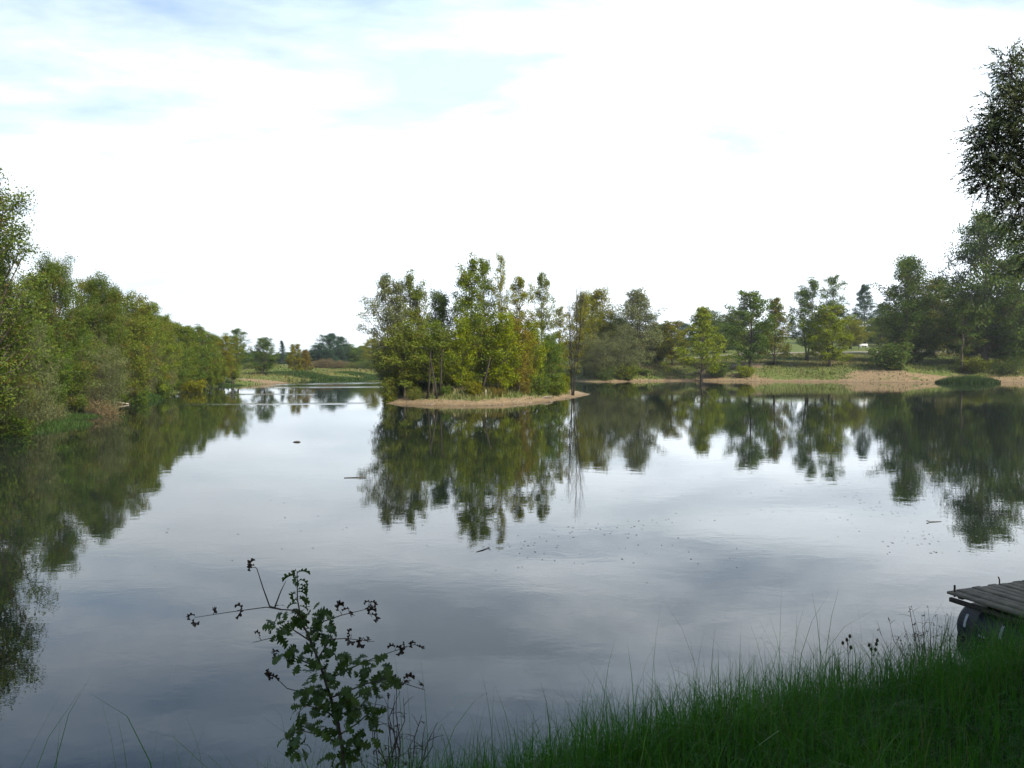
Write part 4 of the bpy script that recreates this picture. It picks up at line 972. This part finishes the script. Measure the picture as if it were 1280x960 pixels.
OUT = [(0, .012), (.10, .03), (.17, .15), (.23, .19), (.28, .07), (.37, .25), (.44, .30), (.49, .10), (.59, .33), (.66, .36), (.71, .13), (.80, .26), (.87, .25), (.92, .12), (.97, .12), (1.0, .03)]
def oak_leaf(p, d, nrm, L, curl, fold, tint, acc, wscale=1.0, rr=random):
    d = d.normalized(); s = d.cross(nrm)
    if s.length < 1e-4: s = d.cross(Vector((0.3, 1, .2)))
    s.normalize(); n = s.cross(d)
    base = acc['n']; c = Vector(p); dd = d.copy()
    for i, (u, w) in enumerate(OUT):
        if i:
            st = (u - OUT[i-1][0]) * L
            ang = curl * (u - OUT[i-1][0]); dd = (dd * cos(ang) - n * sin(ang)).normalized(); n = s.cross(dd).normalized(); c = c + dd * st
        jl, jr = rr.uniform(.85, 1.12), rr.uniform(.85, 1.12)
        acc['v'] += [tuple(c + s * (w * L * wscale * jl) + n * (w * L * fold)), tuple(c), tuple(c - s * (w * L * wscale * jr) + n * (w * L * fold))]
        acc['t'] += [tint] * 3
    for i in range(len(OUT) - 1):
        a = base + i * 3
        acc['f'] += [(a, a + 1, a + 4, a + 3), (a + 1, a + 2, a + 5, a + 4)]
    acc['n'] += len(OUT) * 3
def sapling():
    R = random.Random(4); D = 3.72
    bx, by = px(432, D), D; zb = land_z(bx, by) - .03
    O = Vector((bx, by, zb))
    root = empty('oak_sapling', tuple(O), 'young oak sapling with lobed leaves on the near bank edge', 'sapling')
    def q(x, y, dy=0.0): return Vector((px(x, D + dy), D + dy, pz(y, D + dy))) - O
    stem = [Vector((0, 0, 0)), q(428, 985), q(424, 940), q(418, 905, .02), q(407, 868, .03), q(398, 838, .02), q(386, 806), q(374, 780, -.02), q(369, 752, -.02), q(369, 716, -.03)]
    b = MB(); b.tube(stem, [.011, .010, .009, .008, .007, .0062, .005, .004, .003, .002], 8); link('stem', b.mesh('stem', M_twig, True), root)
    acc = dict(v=[], f=[], t=[], n=0)
    def withered(parent, p, d, L=.05):
        a = dict(v=[], f=[], t=[], n=0)
        for k in range(R.choice([1, 2, 2, 3])):
            dv = (d + Vector((R.gauss(0, .6), R.gauss(0, .6), R.gauss(-.1, .7)))).normalized()
            oak_leaf(p + dv * .004, dv, Vector((R.gauss(0, 1), R.gauss(0, 1), R.gauss(.3, 1))), L * R.uniform(.7, 1.2), R.uniform(2.2, 4.5), R.uniform(.7, 1.3), R.uniform(0, 1), a, .42, R)
        link('withered_leaves', mesh('withered_leaves', np.array(a['v']), np.array(a['f']), M_dead, True, {'tint': a['t']}), parent)
    br = [
     ([(384,782),(366,766),(348,765),(330,762),(285,768),(240,775)], -.08, [(240,775),(264,769),(295,766)]),
     ([(348,765),(334,761),(326,738),(318,712),(312,711)], -.06, [(316,711)]),
     ([(340,763),(348,742),(355,728)], .05, []),
     ([(386,806),(362,790),(345,799),(312,807)], .08, [(320,801)]),
     ([(386,798),(402,780),(425,772),(458,764)], .06, [(459,758),(462,773),(423,768),(433,766)]),
     ([(396,825),(410,803),(430,802),(466,806)], -.05, [(452,801),(437,797)]),
     ([(404,856),(440,838),(470,825),(515,810)], .05, [(492,815),(519,811),(505,813)]),
     ([(410,878),(455,860),(485,853),(508,861),(530,868)], -.08, [(510,855),(528,864),(502,857)]),
     ([(408,872),(378,872),(355,866),(335,846)], .08, [(333,851),(336,846)]),
     ([(414,890),(440,880),(462,868),(478,862)], -.1, []),
     ([(418,905),(400,892),(378,888),(366,900)], -.12, []),
     ([(422,925),(445,910),(466,890),(470,872)], .1, []),
     ([(424,938),(395,925),(370,920),(350,932)], -.06, []),
     ([(400,842),(378,832),(355,824),(340,826)], .1, [(344,822)])]
    for pts, dy, dead in br:
        n = len(pts); P_ = [q(x, y, dy * min(1, i / 2)) for i, (x, y) in enumerate(pts)]
        bb = MB(); bb.tube(P_, [.0042 - .003 * i / (n - 1) for i in range(n)], 5)
        bo = link('branch', bb.mesh('branch', M_twig, True), root)
        for (x, y) in dead:
            t_ = q(x, y, dy); c_ = min((P_[i].lerp(P_[i + 1], k / 6) for i in range(n - 1) for k in range(7)), key=lambda v: (v - t_).length)
            bb2 = MB(); bb2.tube([c_, c_.lerp(t_, .5) + Vector((0, 0, .003)), t_ + (t_ - c_) * .2], [.0017, .0015, .001], 4); link('twig', bb2.mesh('twig', M_twig, True), bo)
            withered(bo, q(x, y, dy), Vector((R.uniform(-1, 1), R.uniform(-.5, .5), R.uniform(-.3, .6))))
    clusters = [(357,772,20,10),(345,792,12,4),(385,772,18,8),(403,778,12,4),(402,795,18,9),(398,812,14,5),(372,826,18,8),(352,822,10,3),(410,832,22,10),(440,836,18,8),(470,842,16,7),(484,856,12,4),(394,856,20,9),(384,874,18,8),(412,878,24,12),(442,872,20,10),(378,893,16,6),(452,898,20,9),(374,918,18,7),(430,896,20,9),(456,886,14,5),(355,928,10,3),(432,940,20,8),(405,912,16,6),(465,858,14,5),(420,955,22,7),(455,925,14,4),(368,940,14,4)]
    for (x, y, r, n) in clusters:
        for i in range(int(n * 2.3)):
            a = R.uniform(0, 2 * pi); rr = r * sqrt(R.random()); dy = R.gauss(0, .07)
            p = q(x + rr * cos(a) * .6, y + rr * sin(a) * .6, dy)
            dv = Vector((cos(a) + R.gauss(0, .4), R.gauss(-.15, .55), -sin(a) * .5 + R.gauss(-.2, .35)))
            oak_leaf(p, dv, Vector((R.gauss(0, .6), R.gauss(-.35, .6), R.uniform(.3, 1))), R.uniform(.042, .076), R.uniform(.1, 1.9), R.uniform(-.05, .35), min(1, max(0, R.gauss(.4, .3))), acc, 1.0, R)
    # narrow twisted young leaves at the tip
    for i in range(16):
        y = 716 + i * 3.0; a = R.uniform(0, 2 * pi)
        p = q(369 + R.uniform(-2, 2), y, -.03)
        oak_leaf(p, Vector((cos(a), sin(a) * .6, R.uniform(.1, .9))), Vector((0, -.3, 1)), R.uniform(.05, .075), R.uniform(1.2, 2.6), R.uniform(.3, .8), R.uniform(.3, 1), acc, .5, R)
    link('foliage', mesh('oak_foliage', np.array(acc['v']), np.array(acc['f']), M_oak, True, {'tint': acc['t']}), root)
sapling()
M_straw = simple('dead_straw', (0.07, 0.055, 0.04), (0.20, 0.165, 0.12), 30, .85, .1)
# ------------------------------------------------------------------ dry twiggy plants
def twiggy(name, cx, top, d, spread, n, label, seed, leaves=6, rz=0.004, cat='shrub', lean=0.0, mt=None):
    mt = mt or M_twig
    R = random.Random(seed); x = px(cx, d); zb = land_z(x, d) - .03; H = pz(top, d) - zb
    root = empty(name, (x, d, zb), label, cat)
    tips = []
    for i in range(n):
        a = R.uniform(0, 2 * pi); s = R.uniform(.2, 1) * spread; h = H * R.uniform(.55, 1)
        e = Vector((cos(a) * s + lean, sin(a) * s * .6, h)); m_ = e * .5 + Vector((R.gauss(0, .03), R.gauss(0, .03), R.uniform(0, .08)))
        b = MB(); P_ = [Vector((cos(a) * .015, sin(a) * .015, 0)), e * .25 + Vector((R.gauss(0, .015), 0, .02)), m_, e * .78 + Vector((R.gauss(0, .02), R.gauss(0, .02), .02)), e]
        b.tube(P_, [rz, rz * .8, rz * .65, rz * .5, rz * .25], 5)
        for k in range(R.randint(2, 5)):
            t = R.uniform(.35, .95); j = min(int(t * 4), 3); p = P_[j].lerp(P_[j + 1], t * 4 - j)
            dv = Vector((R.gauss(0, 1), R.gauss(0, .7), R.uniform(.1, 1.1))).normalized() * R.uniform(.04, .14)
            b.tube([p, p + dv * .5 + Vector((0, 0, .006)), p + dv], [rz * .4, rz * .3, rz * .15], 4); tips.append(p + dv)
        link('twig', b.mesh('twig', mt, True), root); tips.append(e)
    if leaves:
        a = dict(v=[], f=[], t=[], n=0)
        for i in range(leaves):
            p = R.choice(tips)
            oak_leaf(p, Vector((R.gauss(0, 1), R.gauss(0, 1), R.gauss(-.4, .6))), Vector((R.gauss(0, 1), -.5, 1)), R.uniform(.022, .042), R.uniform(1.5, 4), R.uniform(.4, 1), R.random(), a, .5, R)
        link('withered_leaves', mesh('withered_leaves', np.array(a['v']), np.array(a['f']), M_dead, True, {'tint': a['t']}), root)
    return root
twiggy('dry_shrub', 490, 875, 3.9, .34, 17, 'leafless brown twiggy shrub right of the oak sapling', 31, 22, .0045, lean=.10)
twiggy('dry_shrub', 1172, 768, 7.2, .5, 70, 'tangled dead brush at the bank edge before the dock', 32, 150, .0045, mt=M_straw)
# seed-headed weeds on the crest
M_head = simple('seed_head', (0.03, 0.022, 0.016), (0.09, 0.065, 0.045), 40, .9, .1)
def weed(cx, top, d, label, seed):
    R = random.Random(seed); x = px(cx, d); zb = land_z(x, d) - .03; H = pz(top, d) - zb
    root = empty('weed', (x, d, zb), label, 'weed', 'seed headed weeds on the crest')
    b = MB(); st = [(0, 0, 0), (.01, 0, H * .5), (0, .01, H)]; b.tube(st, [.004, .0035, .002], 6); link('stem', b.mesh('stem', M_twig, True), root)
    for k in range(5):
        a = R.uniform(0, 2 * pi); z0 = H * R.uniform(.8, .97); e = Vector((cos(a) * .035, sin(a) * .035, z0 + .03))
        hb = MB(); hb.tube([(0.003, .005, z0 - .02), e * .6 + Vector((0, 0, z0 * .38)), e], [.0012, .0012, .0012], 4)
        hb.tube([e, e + Vector((0, 0, .008)), e + Vector((0, 0, .02)), e + Vector((0, 0, .028))], [.004, .010, .009, .002], 7)
        link('seed_head', hb.mesh('seed_head', M_head, True), root)
weed(1065, 803, 5.4, 'left one of two dry seed headed weeds on the grassy crest', 1)
weed(1095, 808, 5.5, 'right one of two dry seed headed weeds on the grassy crest', 2)

# ------------------------------------------------------------------ haze
def haze(density):
    b = MB(); x0, x1, y0, y1, z0, z1 = -3000, 3000, -3000, 3000, -4, 40
    b.box(((x0 + x1) / 2, (y0 + y1) / 2, (z0 + z1) / 2), (x1 - x0, y1 - y0, z1 - z0))
    m, nt, out = mat_new('haze'); v = nt.nodes.new('ShaderNodeVolumePrincipled'); v.inputs['Density'].default_value = density; v.inputs['Color'].default_value = (.86, .92, 1, 1)
    v.inputs['Anisotropy'].default_value = .2
    nt.links.new(v.outputs[0], out.inputs['Volume'])
    o = link('haze', b.mesh('haze', m)); tag(o, 'thin pale haze over the lake', None, None, 'stuff')
HAZE = 0.00022
if HAZE: haze(HAZE)
